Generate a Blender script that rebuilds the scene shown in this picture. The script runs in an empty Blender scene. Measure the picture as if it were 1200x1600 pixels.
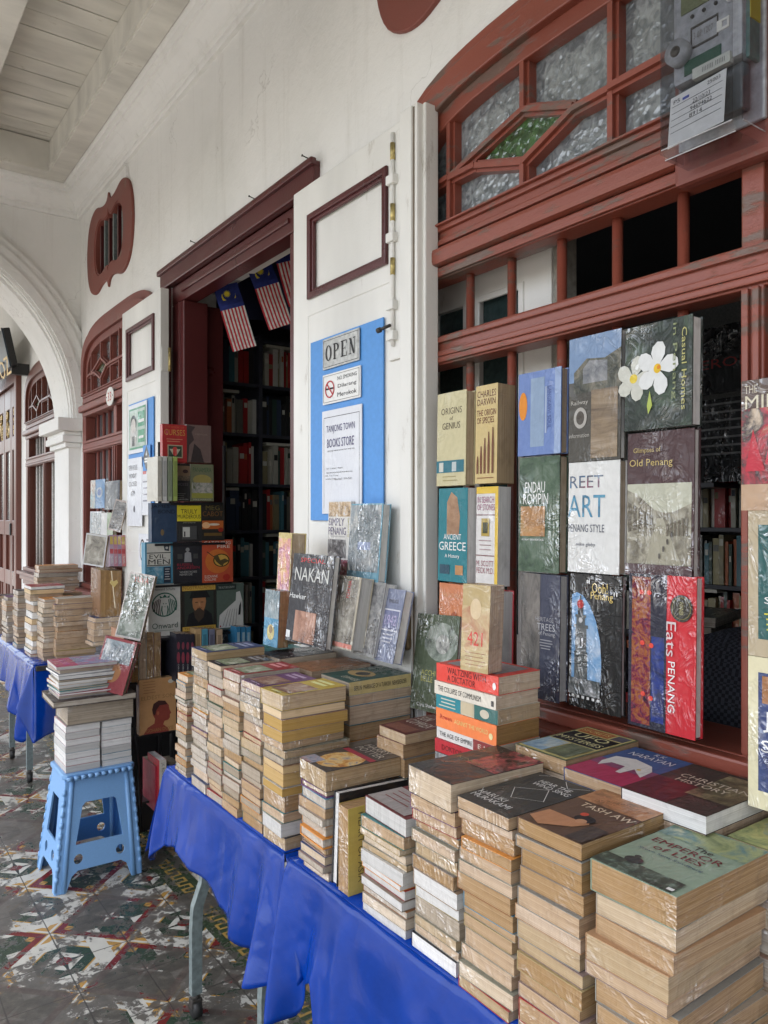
import bpy, bmesh, math, random
from mathutils import Matrix, Vector
R = math.radians
rnd = random.Random(7)
scene = bpy.context.scene
COL = scene.collection
H = 1.5                      # eye height
F = 1202.0; SN, CS = 0.5819, 0.8133
# ---------------------------------------------------------------- camera
cam_d = bpy.data.cameras.new("camera"); cam = bpy.data.objects.new("camera", cam_d); COL.objects.link(cam)
cam.location = (0, 0, H); cam.rotation_euler = (R(90), 0, -R(35.58))
cam_d.sensor_fit = 'HORIZONTAL'; cam_d.sensor_width = 36; cam_d.lens = 36 * F / 1200
cam_d.shift_y = 5 / 1200; cam_d.clip_start = 0.03; cam_d.clip_end = 800
scene.camera = cam
# ---------------------------------------------------------------- light
w = bpy.data.worlds.new("World"); scene.world = w; w.use_nodes = True
nt = w.node_tree; bg = nt.nodes['Background']
sky = nt.nodes.new('ShaderNodeTexSky'); sky.sky_type = 'NISHITA'; sky.sun_disc = False
SUN_EL, SUN_AZ = R(64), R(-78)
sky.sun_elevation = SUN_EL; sky.sun_rotation = SUN_AZ; sky.air_density = 1.0; sky.dust_density = 3.5; sky.ozone_density = 0.6
hs_ = nt.nodes.new('ShaderNodeHueSaturation'); hs_.inputs['Saturation'].default_value = .55; nt.links.new(sky.outputs[0], hs_.inputs['Color']); nt.links.new(hs_.outputs[0], bg.inputs[0]); bg.inputs[1].default_value = 0.15
sl = bpy.data.lights.new("sun", 'SUN'); sl.energy = 3.2; sl.angle = R(0.53); sl.color = (1, .97, .93)
so = bpy.data.objects.new("sun", sl); COL.objects.link(so)
sd = Vector((math.sin(SUN_AZ) * math.cos(SUN_EL), math.cos(SUN_AZ) * math.cos(SUN_EL), math.sin(SUN_EL)))
so.rotation_euler = sd.to_track_quat('Z', 'Y').to_euler(); so.location = (-6, 0, 12)
scene.view_settings.view_transform = 'Standard'; scene.view_settings.look = 'None'
scene.view_settings.gamma = 1; scene.view_settings.exposure = 2.1
scene.cycles.max_bounces = 8; scene.cycles.diffuse_bounces = 5; scene.cycles.glossy_bounces = 3
scene.cycles.sample_clamp_indirect = 4.0; scene.cycles.caustics_reflective = False; scene.cycles.caustics_refractive = False
try:
    scene.cycles.use_denoising = True
except Exception: pass

# ---------------------------------------------------------------- reading distances off the photograph
def onX(px, py, X):
    t = (px - 600) / F; d = X / (SN + CS * t); return (X, d * (CS - SN * t), H + (805 - py) / F * d)
def onY(px, py, Y):
    t = (px - 600) / F; d = Y / (CS - SN * t); return (d * (SN + CS * t), Y, H + (805 - py) / F * d)
def onZ(px, py, Z):
    t = (px - 600) / F; d = (H - Z) * F / (py - 805); return (d * (SN + CS * t), d * (CS - SN * t), Z)

# ---------------------------------------------------------------- object helpers
def empty(name, loc=(0, 0, 0), parent=None):
    o = bpy.data.objects.new(name, None); COL.objects.link(o); o.location = loc
    o.empty_display_size = .05
    if parent: o.parent = parent
    return o
def tag(o, label=None, cat=None, group=None, kind=None):
    if label: o['label'] = label
    if cat: o['category'] = cat
    if group: o['group'] = group
    if kind: o['kind'] = kind
    return o
def curve_mesh(cu):
    o = bpy.data.objects.new("tmp", cu); COL.objects.link(o)
    dg = bpy.context.evaluated_depsgraph_get(); dg.update()
    m = bpy.data.meshes.new_from_object(o.evaluated_get(dg))
    V = [v.co.copy() for v in m.vertices]; P = [tuple(p.vertices) for p in m.polygons]
    bpy.data.objects.remove(o); bpy.data.meshes.remove(m); bpy.data.curves.remove(cu)
    return V, P
_txt = {}
def text_geo(s, depth=0.0):
    k = (s, depth)
    if k not in _txt:
        cu = bpy.data.curves.new("t", 'FONT'); cu.body = s; cu.size = 1; cu.resolution_u = 2; cu.extrude = depth
        cu.align_x = 'LEFT'; cu.space_line = .85
        V, P = curve_mesh(cu)
        x0 = min(v.x for v in V); x1 = max(v.x for v in V); y0 = min(v.y for v in V); y1 = max(v.y for v in V)
        _txt[k] = ([Vector(((v.x - (x0 + x1) / 2) / max(x1 - x0, 1e-6), (v.y - (y0 + y1) / 2) / max(y1 - y0, 1e-6), v.z)) for v in V], P)
    return _txt[k]
class MB:
    def __init__(s): s.v = []; s.f = []; s.m = []; s.mats = []; s.sm = []
    def mi(s, m):
        if m not in s.mats: s.mats.append(m)
        return s.mats.index(m)
    def add(s, V, P, m, M=None, smooth=False):
        b = len(s.v); k = s.mi(m)
        for v in V:
            v = Vector(v); s.v.append(M @ v if M is not None else v)
        for p in P: s.f.append(tuple(b + i for i in p)); s.m.append(k); s.sm.append(smooth)
    def box(s, a, b, m, M=None, bev=0):
        x0, x1 = sorted((a[0], b[0])); y0, y1 = sorted((a[1], b[1])); z0, z1 = sorted((a[2], b[2]))
        if bev <= 0:
            s.add([(x0,y0,z0),(x1,y0,z0),(x1,y1,z0),(x0,y1,z0),(x0,y0,z1),(x1,y0,z1),(x1,y1,z1),(x0,y1,z1)],
                  [(0,3,2,1),(4,5,6,7),(0,1,5,4),(1,2,6,5),(2,3,7,6),(3,0,4,7)], m, M)
        else:
            bm = bmesh.new(); bmesh.ops.create_cube(bm, size=1)
            for v in bm.verts: v.co = Vector(((x0+x1)/2 + v.co.x*(x1-x0), (y0+y1)/2 + v.co.y*(y1-y0), (z0+z1)/2 + v.co.z*(z1-z0)))
            bmesh.ops.bevel(bm, geom=bm.edges[:], offset=min(bev, .45*min(x1-x0, y1-y0, z1-z0)), segments=2, affect='EDGES', profile=.6)
            bm.verts.index_update()
            s.add([v.co.copy() for v in bm.verts], [tuple(v.index for v in f.verts) for f in bm.faces], m, M); bm.free()
    def poly(s, pts, m, M=None): s.add(pts, [tuple(range(len(pts)))], m, M)
    def tube(s, pts, r, m, n=10, cap=True, M=None, prof=None):
        pts = [Vector(p) for p in pts]; rs = r if isinstance(r, (list, tuple)) else [r] * len(pts)
        rings = []
        for i, p in enumerate(pts):
            d = (pts[min(i+1, len(pts)-1)] - pts[max(i-1, 0)]).normalized()
            a = Vector((0, 0, 1)) if abs(d.z) < .9 else Vector((1, 0, 0))
            u = d.cross(a).normalized(); v = d.cross(u)
            rings.append([p + (u * math.cos(2*math.pi*k/n) + v * math.sin(2*math.pi*k/n)) * rs[i] for k in range(n)])
        V = [q for rg in rings for q in rg]; P = []
        for i in range(len(pts) - 1):
            for k in range(n): P.append((i*n+k, i*n+(k+1) % n, (i+1)*n+(k+1) % n, (i+1)*n+k))
        if cap: P.append(tuple(range(n))[::-1]); P.append(tuple((len(pts)-1)*n+k for k in range(n)))
        s.add(V, P, m, M, smooth=(n > 6))
    def strip(s, A, B, m, M=None, smooth=False):
        n = len(A); s.add(list(A) + list(B), [(i, i+1, n+i+1, n+i) for i in range(n-1)], m, M, smooth)
    def prism(s, prof, y0, y1, m, M=None):   # profile in (x,z) swept along y
        n = len(prof); V = [(x, y0, z) for x, z in prof] + [(x, y1, z) for x, z in prof]
        P = [(i, (i+1) % n, n+(i+1) % n, n+i) for i in range(n)] + [tuple(range(n))[::-1], tuple(range(n, 2*n))]
        s.add(V, P, m, M)
    def plate(s, outer, holes, th, m, M=None, bev=0):  # flat shape with holes in local xy, thickness along z, centred
        cu = bpy.data.curves.new("p", 'CURVE'); cu.dimensions = '2D'; cu.fill_mode = 'BOTH'; cu.extrude = max(th/2 - bev, 0.0001); cu.bevel_depth = bev; cu.bevel_resolution = 1
        if bev: cu.offset = -bev
        for pts in [outer] + list(holes):
            sp = cu.splines.new('POLY'); sp.points.add(len(pts) - 1)
            for i, p in enumerate(pts): sp.points[i].co = (p[0], p[1], 0, 1)
            sp.use_cyclic_u = True
        V, P = curve_mesh(cu); s.add(V, P, m, M)
    def text(s, t, w, h, m, M, depth=0.0):
        V, P = text_geo(t, depth)
        s.add([(v.x * w, v.y * h, v.z) for v in V], P, m, M)
    def grid(s, fn, nu, nv, m, M=None, smooth=True):
        V = [fn(i / nu, j / nv) for j in range(nv+1) for i in range(nu+1)]
        P = [(j*(nu+1)+i, j*(nu+1)+i+1, (j+1)*(nu+1)+i+1, (j+1)*(nu+1)+i) for j in range(nv) for i in range(nu)]
        s.add(V, P, m, M, smooth)
    def build(s, name, parent=None, loc=None, weld=False):
        me = bpy.data.meshes.new(name); me.from_pydata([tuple(v) for v in s.v], [], s.f)
        for m in s.mats: me.materials.append(m)
        me.polygons.foreach_set('material_index', s.m); me.polygons.foreach_set('use_smooth', s.sm)
        if weld:
            bm = bmesh.new(); bm.from_mesh(me); bmesh.ops.remove_doubles(bm, verts=bm.verts, dist=1e-5); bm.to_mesh(me); bm.free()
        me.update(); o = bpy.data.objects.new(name, me); COL.objects.link(o)
        if parent: o.parent = parent
        if loc: o.location = loc
        return o

# ---------------------------------------------------------------- materials
class NT:
    def __init__(s, name):
        s.mat = bpy.data.materials.new(name); s.mat.use_nodes = True; s.t = s.mat.node_tree
        s.b = s.t.nodes['Principled BSDF']
    def n(s, typ, **kw):
        x = s.t.nodes.new(typ)
        for k, v in kw.items(): setattr(x, k, v)
        return x
    def l(s, a, b): s.t.links.new(a, b)
    def coords(s, scale=(1, 1, 1), rot=(0, 0, 0), kind='Object'):
        c = s.n('ShaderNodeTexCoord'); m = s.n('ShaderNodeMapping'); m.inputs['Scale'].default_value = scale; m.inputs['Rotation'].default_value = rot
        s.l(c.outputs[kind], m.inputs[0]); return m.outputs[0]
    def noise(s, vec, sc, det=3, rough=.55, dist=0):
        x = s.n('ShaderNodeTexNoise'); x.inputs['Scale'].default_value = sc; x.inputs['Detail'].default_value = det
        x.inputs['Roughness'].default_value = rough; x.inputs['Distortion'].default_value = dist
        if vec is not None: s.l(vec, x.inputs['Vector'])
        return x.outputs[0]
    def ramp(s, fac, stops, interp='LINEAR'):
        x = s.n('ShaderNodeValToRGB'); x.color_ramp.interpolation = interp; cr = x.color_ramp
        while len(cr.elements) < len(stops): cr.elements.new(.5)
        for e, (p, c) in zip(cr.elements, stops): e.position = p; e.color = tuple(c) + (1,) if len(c) == 3 else c
        s.l(fac, x.inputs[0]); return x.outputs[0]
    def math(s, op, a, b=0, c=0, clamp=False):
        x = s.n('ShaderNodeMath', operation=op); x.use_clamp = clamp
        for i, q in enumerate((a, b, c)):
            if hasattr(q, 'links'): s.l(q, x.inputs[i])
            else: x.inputs[i].default_value = q
        return x.outputs[0]
    def mix(s, fac, a, b, blend='MIX'):
        x = s.n('ShaderNodeMix', data_type='RGBA', blend_type=blend)
        for q, i in ((fac, 0), (a, 6), (b, 7)):
            if hasattr(q, 'links'): s.l(q, x.inputs[i])
            elif i == 0: x.inputs[0].default_value = q
            else: x.inputs[i].default_value = tuple(q) + (1,) if len(q) == 3 else q
        return x.outputs[2]
    def bump(s, h, strength, dist=.002):
        x = s.n('ShaderNodeBump'); x.inputs['Strength'].default_value = strength; x.inputs['Distance'].default_value = dist
        s.l(h, x.inputs['Height']); return x.outputs[0]
    def set(s, col=None, rough=None, **kw):
        for k, v in (('Base Color', col), ('Roughness', rough)):
            if v is None: continue
            if hasattr(v, 'links'): s.l(v, s.b.inputs[k])
            elif k == 'Base Color': s.b.inputs[k].default_value = tuple(v) + (1,)
            else: s.b.inputs[k].default_value = v
        for k, v in kw.items():
            k = k.replace('_', ' ')
            if hasattr(v, 'links'): s.l(v, s.b.inputs[k])
            else: s.b.inputs[k].default_value = v
        return s.mat
def wrap(n, amount=1.0):
    """clear shrink wrap over a surface: a coat whose normal is creased"""
    g = n.n('ShaderNodeNewGeometry').outputs['Position']
    oi = n.n('ShaderNodeObjectInfo').outputs['Random']
    def ridges(sc, rot, scale, lo, hi):
        mp = n.n('ShaderNodeMapping'); mp.inputs['Scale'].default_value = sc; mp.inputs['Rotation'].default_value = rot; n.l(g, mp.inputs[0])
        ad = n.n('ShaderNodeVectorMath', operation='ADD'); n.l(mp.outputs[0], ad.inputs[0]); cb = n.n('ShaderNodeCombineXYZ'); n.l(n.math('MULTIPLY', oi, 40), cb.inputs[0]); n.l(cb.outputs[0], ad.inputs[1])
        x = n.noise(ad.outputs[0], scale, 3, .6, .9)
        rr = n.math('SUBTRACT', 1, n.math('MULTIPLY', n.math('ABSOLUTE', n.math('SUBTRACT', x, .5)), 9), clamp=True)
        return n.math('POWER', rr, 1.6)
    r1 = ridges((7, 7, 1.6), (.75, .5, .2), 2.0, 0, 1); r2 = ridges((1.6, 8, 8), (-.5, .3, .7), 2.0, 0, 1)
    patch = n.ramp(n.noise(g, 4, 3, .6, .8), [(.40, (0, 0, 0)), (.60, (1, 1, 1))])
    hgt = n.math('ADD', n.math('MULTIPLY', n.math('ADD', r1, r2), .6), n.math('MULTIPLY', n.noise(g, 11, 2, .5, 1.0), 1.2))
    n.l(n.bump(hgt, .7 * amount, .016), n.b.inputs['Coat Normal']); n.b.inputs['Coat Roughness'].default_value = .07
    # the film lies tight (little sheen) except where it puckers into several layers
    pk = n.math('MULTIPLY', n.math('MULTIPLY', n.math('MULTIPLY_ADD', n.math('MAXIMUM', r1, r2), .95, .15), patch), amount, clamp=True)
    n.l(n.math('MULTIPLY_ADD', pk, .75, .25, clamp=True), n.b.inputs['Coat Weight']); n.l(n.math('MULTIPLY_ADD', pk, 2.0, 1.5), n.b.inputs['Coat IOR'])
    n.b.inputs['Specular IOR Level'].default_value = .25
_pm = {}; WR = [1.0]      # how loosely the film lies on the books being built
def P(col, wr=None, rough=.55):      # a printed cover colour under wrap
    wr = WR[0] if wr is None else wr
    k = (tuple(round(c, 3) for c in col), wr, rough)
    if k not in _pm:
        n = NT("printed_cover"); v = n.noise(n.coords(), 60, 2)
        c = n.mix(.12, col, n.ramp(v, [(.3, tuple(x * .6 for x in col)), (.7, tuple(min(1, x * 1.3 + .02) for x in col))]))
        n.set(c, rough)
        if wr: wrap(n, wr)
        _pm[k] = n.mat
    return _pm[k]
_ph = {}
def PH(key, stops, sc=18, det=5, dist=.6, stretch=(1, 1, 1), wr=None):   # a printed picture: mottled tones
    wr = WR[0] if wr is None else wr; key = key + '_%d' % (wr * 10)
    if key not in _ph:
        n = NT("printed_picture_" + key); v = n.noise(n.coords(stretch), sc, det, .65, dist)
        k = len(stops); n.set(n.ramp(v, [(.3 + .4 * i / max(1, k-1), c) for i, c in enumerate(stops)]), .5)
        if wr: wrap(n, wr)
        _ph[key] = n.mat
    return _ph[key]
def pages_mat(name, c0, c1, c2, wr):
    n = NT(name); co = n.coords((2, 2, 420)); v = n.noise(co, 1.0, 3, .6)
    base = n.ramp(v, [(.3, c0), (.5, c1), (.72, c2)])
    oi = n.n('ShaderNodeObjectInfo').outputs['Random']
    hs = n.n('ShaderNodeHueSaturation'); n.l(base, hs.inputs['Color'])
    n.l(n.math('MULTIPLY_ADD', oi, .45, .74), hs.inputs['Value']); n.l(n.math('MULTIPLY_ADD', oi, -.5, 1.22), hs.inputs['Saturation'])
    st = n.noise(n.coords((5, 5, 9)), 3, 3, .6, .8)
    c = n.mix(n.math('MULTIPLY', n.ramp(st, [(.5, (0, 0, 0)), (.75, (1, 1, 1))]), .45), hs.outputs[0], tuple(x * .55 for x in c0))
    n.set(c, .8, Normal=n.bump(v, .5, .0015))
    if wr: wrap(n, wr)
    return n.mat
PG = {
 'tan': pages_mat('page_edges_tan', (.28, .175, .095), (.40, .27, .155), (.52, .38, .24), .8),
 'cream': pages_mat('page_edges_cream', (.34, .24, .145), (.46, .35, .225), (.58, .47, .33), .8),
 'grey': pages_mat('page_edges_grey', (.26, .21, .15), (.36, .30, .23), (.48, .42, .34), .8),
 'white': pages_mat('page_edges_white', (.48, .47, .45), (.60, .59, .57), (.70, .69, .67), .5),
 'brown': pages_mat('page_edges_brown', (.25, .15, .07), (.35, .22, .11), (.46, .31, .17), .8),
 'gold': pages_mat('page_edges_gold', (.40, .26, .10), (.50, .34, .15), (.58, .42, .22), 0),
}
def plaster():
    n = NT("lime_plaster"); co = n.coords()
    a = n.noise(co, 1.3, 5, .6); b = n.noise(co, 14, 5, .65)
    c = n.ramp(a, [(.25, (.68, .68, .65)), (.5, (.78, .775, .75)), (.8, (.83, .825, .80))])
    sp = n.ramp(n.noise(n.coords((1, 1, .6)), 7, 8, .75), [(.69, (0, 0, 0)), (.76, (1, 1, 1))])
    c = n.mix(n.math('MULTIPLY', sp, .45), c, (.42, .40, .37))
    fl = n.ramp(n.noise(n.coords((1, 1, .55)), 2.3, 9, .78, .3), [(.665, (0, 0, 0)), (.69, (1, 1, 1))]); c = n.mix(n.math('MULTIPLY', fl, .5), c, (.50, .48, .44))
    cr = n.n('ShaderNodeTexVoronoi', feature='DISTANCE_TO_EDGE'); cr.inputs['Scale'].default_value = 1.1; dn_ = n.n('ShaderNodeVectorMath', operation='ADD'); n.l(co, dn_.inputs[0]); nz = n.n('ShaderNodeTexNoise'); nz.inputs['Scale'].default_value = 3; nz.inputs['Detail'].default_value = 5; n.l(co, nz.inputs['Vector']); n.l(nz.outputs['Color'], dn_.inputs[1]); n.l(dn_.outputs[0], cr.inputs['Vector'])
    ck = n.math('MULTIPLY', n.ramp(cr.outputs[0], [(.0, (1, 1, 1)), (.006, (0, 0, 0))]), n.ramp(a, [(.5, (0, 0, 0)), (.62, (1, 1, 1))])); c = n.mix(n.math('MULTIPLY', ck, .4), c, (.35, .33, .30))
    stn = n.ramp(n.noise(n.coords((5, 5, .35)), 1.6, 6, .7), [(.55, (0, 0, 0)), (.78, (1, 1, 1))]); c = n.mix(n.math('MULTIPLY', stn, .38), c, (.46, .44, .39))
    h = n.math('SUBTRACT', n.math('ADD', n.math('MULTIPLY', a, 2), n.math('MULTIPLY', b, .6)), n.math('MULTIPLY', fl, .5))
    return n.set(c, .75, Normal=n.bump(h, .5, .02))
def paint(name, col, worn, amt=.5, rough=.42, edge=.66, stretch=(1, 1, 1), scale=11):
    n = NT(name); co = n.coords(stretch); a = n.noise(co, 2.5, 4); b = n.noise(co, scale, 9, .72)
    c = n.ramp(a, [(.3, tuple(x * .82 for x in col)), (.7, tuple(min(1, x * 1.12) for x in col))])
    m = n.ramp(b, [(edge, (0, 0, 0)), (edge + .06, (1, 1, 1))]); c = n.mix(n.math('MULTIPLY', m, amt), c, worn)
    g = n.noise(n.coords((3, 3, 3)), 40, 4)
    return n.set(c, n.math('MULTIPLY_ADD', a, .25, rough - .1), Normal=n.bump(n.math('ADD', g, n.math('MULTIPLY', m, -1.5)), .25, .003))
M_WALL = plaster()
M_WHITE = paint("white_door_paint", (.72, .71, .67), (.36, .32, .26), .6, .45, .63, (1, 1, .3), 7)
M_RED = paint("brick_red_paint", (.235, .060, .037), (.12, .095, .075), .8, .38, .545, (.9, .4, 1.8), 8)
M_RED2 = paint("weathered_red_paint", (.20, .055, .040), (.16, .13, .10), .6, .5, .6)
M_MAROON = paint("maroon_gloss_paint", (.085, .018, .018), (.22, .16, .14), .35, .28, .70)
M_BROWN = paint("brown_varnish", (.14, .045, .03), (.20, .10, .07), .4, .3, .66, (1, 1, .3))
M_CEIL = paint("limewashed_boards", (.66, .64, .58), (.36, .32, .25), .5, .7, .62, (1, 3, 1), 5)
def simple(name, col, rough=.5, metal=0, bump=0, sc=60, var=.25, **kw):
    n = NT(name); v = n.noise(n.coords(), sc, 4)
    c = n.ramp(v, [(.3, tuple(x * (1 - var) for x in col)), (.7, tuple(min(1, x * (1 + var)) for x in col))])
    k = dict(kw)
    if bump: k['Normal'] = n.bump(v, bump, .002)
    return n.set(c, rough, Metallic=metal, **k)
M_BLACK = simple("black_enamel", (.012, .012, .013), .35)
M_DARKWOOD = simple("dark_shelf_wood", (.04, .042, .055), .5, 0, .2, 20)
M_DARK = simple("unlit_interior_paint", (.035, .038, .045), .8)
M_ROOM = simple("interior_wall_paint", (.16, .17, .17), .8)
M_STEEL = simple("grey_green_enamel", (.17, .21, .21), .4, .2, .2)
M_DKSTEEL = simple("dark_steel", (.06, .055, .05), .45, .6, .2)
M_BRASS = simple("worn_brass", (.42, .34, .14), .4, .7, .3, 90, .4)
M_RUBBER = simple("black_rubber", (.015, .015, .015), .6)
M_GOLD = simple("gilt_carving", (.55, .36, .10), .4, .6, .6, 40, .5)
M_GREYCLEAR = simple("grey_meter_casing", (.33, .34, .36), .35)
M_GLASSDK = simple("dark_window_glass", (.03, .05, .05), .08)
def frosted(name, c0, c1):
    n = NT(name); v = n.n('ShaderNodeTexVoronoi'); v.inputs['Scale'].default_value = 58; n.l(n.coords(), v.inputs[0])
    q = n.noise(n.coords(), 30, 3, .55, 1.0)
    h = n.math('ADD', v.outputs[0], q)
    return n.set(n.ramp(q, [(.38, c0), (.62, c1)]), .10, Normal=n.bump(h, .55, .005), Specular_IOR_Level=1.0, Coat_Weight=.9, Coat_Roughness=.03, Coat_IOR=1.8)
M_FROST = frosted("hammered_glass", (.10, .12, .13), (.24, .27, .28))
M_GREEN = frosted("green_glass", (.01, .04, .01), (.04, .12, .03))
def tarp():
    n = NT("blue_plastic_sheet"); co = n.coords(); a = n.noise(co, 5, 4, .55, 1.2); b = n.noise(co, 22, 3, .5, 2)
    return n.set(n.ramp(a, [(.3, (.0002, .026, .20)), (.7, (.0002, .036, .27))]), .16, Normal=n.bump(n.math('ADD', n.noise(co, 2.6, 2, .5, 1.5), n.math('MULTIPLY', b, .04)), .32, .05), Specular_IOR_Level=.28)
M_TARP = tarp()
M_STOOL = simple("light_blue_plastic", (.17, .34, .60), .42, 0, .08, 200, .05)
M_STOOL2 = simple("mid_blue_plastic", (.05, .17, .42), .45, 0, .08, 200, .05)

def floor_mat():
    n = NT("encaustic_floor_tiles"); pos = n.n('ShaderNodeNewGeometry').outputs['Position']
    sx = n.n('ShaderNodeSeparateXYZ'); n.l(pos, sx.inputs[0]); X, Y = sx.outputs[0], sx.outputs[1]
    T = .21
    def pp(v, per): # distance to centre in [-.5,.5]
        return n.math('SUBTRACT', n.math('FRACT', n.math('DIVIDE', v, per)), .5)
    ax = n.math('ABSOLUTE', pp(X, 2*T)); ay = n.math('ABSOLUTE', pp(Y, 2*T))    # four-tile repeat, mirrored
    s = n.math('ADD', ax, ay); d = n.math('ABSOLUTE', n.math('SUBTRACT', ax, ay))
    mx = n.math('MAXIMUM', ax, ay); mn = n.math('MINIMUM', ax, ay)
    OCH, WHI, RED, GRN = (.36, .21, .05), (.46, .46, .42), (.13, .016, .016), (.024, .045, .029)
    def sel(c, m, new): return n.mix(m, c, new)
    def lt(a, b): return n.math('LESS_THAN', a, b)
    def gt(a, b): return n.math('GREATER_THAN', a, b)
    def AND(a, b): return n.math('MULTIPLY', a, b)
    c = n.mix(0, GRN, GRN)
    c = sel(c, gt(s, .30), OCH)
    c = sel(c, AND(gt(s, .52), lt(d, .30)), GRN)
    c = sel(c, AND(gt(mx, .22), lt(mx, .36)), WHI)
    chk = lt(n.math('ABSOLUTE', n.math('SUBTRACT', n.math('FRACT', n.math('MULTIPLY', s, 7)), .5)), .25)
    c = sel(c, AND(AND(gt(s, .28), lt(s, .5)), chk), WHI)
    c = sel(c, AND(lt(n.math('ABSOLUTE', n.math('SUBTRACT', s, .565)), .045), gt(d, .0)), RED)
    c = sel(c, AND(lt(s, .16), gt(n.math('MULTIPLY', mn, mx), .0012)), WHI)
    c = sel(c, lt(n.math('SQRT', n.math('ADD', n.math('MULTIPLY', ax, ax), n.math('MULTIPLY', ay, ay))), .06), RED)
    c = sel(c, gt(mn, .43), RED); c = sel(c, AND(gt(mn, .40), lt(d, .018)), WHI)
    # meander border along the shop wall
    inb = AND(gt(X, 1.10), lt(X, 1.215)); ky = n.math('FRACT', n.math('DIVIDE', Y, .066)); kx = n.math('DIVIDE', n.math('SUBTRACT', X, 1.10), .115)
    bt = lambda v, lo, hi: AND(gt(v, lo), lt(v, hi)); OR = lambda p, q: n.math('MAXIMUM', p, q)
    key = OR(OR(AND(lt(ky, .16), bt(kx, .28, .72)), AND(bt(ky, .5, .66), bt(kx, .28, .72))), OR(AND(lt(ky, .66), bt(kx, .63, .72)), AND(OR(gt(ky, .5), lt(ky, .16)), bt(kx, .28, .37))))
    c = sel(c, inb, (.035, .055, .03)); c = sel(c, AND(inb, key), (.34, .22, .06))
    # flower tiles next to the wall
    inf = gt(X, 1.215); fx = pp(n.math('SUBTRACT', X, 1.215), T); fy = pp(Y, T)
    r = n.math('SQRT', n.math('ADD', n.math('MULTIPLY', fx, fx), n.math('MULTIPLY', fy, fy))); an = n.math('ARCTAN2', fy, fx)
    pet = n.math('MULTIPLY', n.math('ABSOLUTE', n.math('COSINE', n.math('MULTIPLY', an, 4))), .40)
    fl = AND(lt(r, pet), gt(r, .13)); ring = n.math('MAXIMUM', AND(lt(r, .105), gt(r, .07)), fl)
    fc = n.mix(gt(n.math('ADD', n.math('ABSOLUTE', fx), n.math('ABSOLUTE', fy)), .68), (.55, .52, .44), (.33, .22, .11))
    fc = n.mix(ring, fc, RED); c = sel(c, inf, fc)
    # wear down to the dark body of the tile
    wn = n.noise(pos, 2.2, 3, .6); wf = n.noise(pos, 30, 7, .72, .8); wm = n.noise(pos, 9, 5, .65, .5)
    ww = n.math('ADD', n.math('ADD', n.math('MULTIPLY', wn, .72), n.math('MULTIPLY', wm, .28)), n.math('MULTIPLY', n.math('SUBTRACT', wf, .5), .55))
    edge = n.math('MULTIPLY', n.math('SUBTRACT', X, .75), .22, clamp=False)
    ww = n.math('SUBTRACT', ww, n.math('MAXIMUM', edge, 0))
    worn = n.ramp(ww, [(.445, (0, 0, 0)), (.462, (1, 1, 1))])
    bare = n.ramp(n.noise(pos, 26, 5, .7), [(.3, (.040, .037, .032)), (.55, (.078, .071, .062)), (.8, (.15, .137, .118))])
    c = n.mix(n.math('MULTIPLY', worn, .93), c, bare)
    c = n.mix(n.math('MULTIPLY', wn, .18), c, (.06, .055, .05))
    # joints
    jx = n.math('ABSOLUTE', pp(X, T)); jy = n.math('ABSOLUTE', pp(Y, T)); j = gt(n.math('MAXIMUM', jx, jy), .489)
    c = n.mix(n.math('MULTIPLY', j, .8), c, (.03, .028, .025))
    hh = n.math('SUBTRACT', n.math('MULTIPLY', worn, -.6), n.math('MULTIPLY', j, 1.4))
    hh = n.math('ADD', hh, n.math('MULTIPLY', wf, .8))
    return n.set(c, n.math('MULTIPLY_ADD', worn, .16, .26), Normal=n.bump(hh, .5, .003))
M_FLOOR = floor_mat()
# ================================================================ SETTING
MX = lambda X: Matrix(((0, 0, 1, X), (1, 0, 0, 0), (0, 1, 0, 0), (0, 0, 0, 1)))        # local (a,b,c) -> (X+c, a, b)
MY = lambda Y: Matrix(((1, 0, 0, 0), (0, 0, -1, Y), (0, 1, 0, 0), (0, 0, 0, 1)))       # local (a,b,c) -> (a, Y-c, b)
rect = lambda a0, b0, a1, b1: [(a0, b0), (a1, b0), (a1, b1), (a0, b1)]
W = 1.45
def sup(yc, a, zs, b, zbot, n=4.0, k=28):      # flat-crowned arch outline in (y, z)
    pts = [(yc - a, zbot), (yc + a, zbot)]
    for i in range(k + 1):
        th = math.pi * i / k; c = math.cos(th); s_ = math.sin(th)
        pts.append((yc + a * math.copysign(abs(c) ** (2 / n), c), zs + b * abs(s_) ** (2 / n)))
    out = [pts[0]]
    for p in pts[1:]:
        if math.hypot(p[0] - out[-1][0], p[1] - out[-1][1]) > 1e-4: out.append(p)
    return out
# ground and street
m = MB(); m.box((-300, -300, -.5), (300, 300, -.16), simple("asphalt", (.055, .055, .053), .9, 0, .4, 30)); tag(m.build("street"), kind='structure')
m = MB(); m.box((-1.75, -40, -.159), (6, 60, -.01), simple("kerb_stone", (.22, .21, .19), .85, 0, .4, 20)); tag(m.build("kerb"), kind='structure')
m = MB(); m.box((-9, -12, -.158), (-1.75, 20, -.03), simple('pale_concrete', (.18, .175, .165), .85, 0, .4, 12)); tag(m.build('bounce_pavement'), kind='structure')  # unseen pale slab added to bounce sunlight up into the walkway
m = MB(); m.box((-1.5, -10, -.009), (1.52, 16, 0), M_FLOOR); tag(m.build("walkway_floor"), kind='structure')
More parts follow.
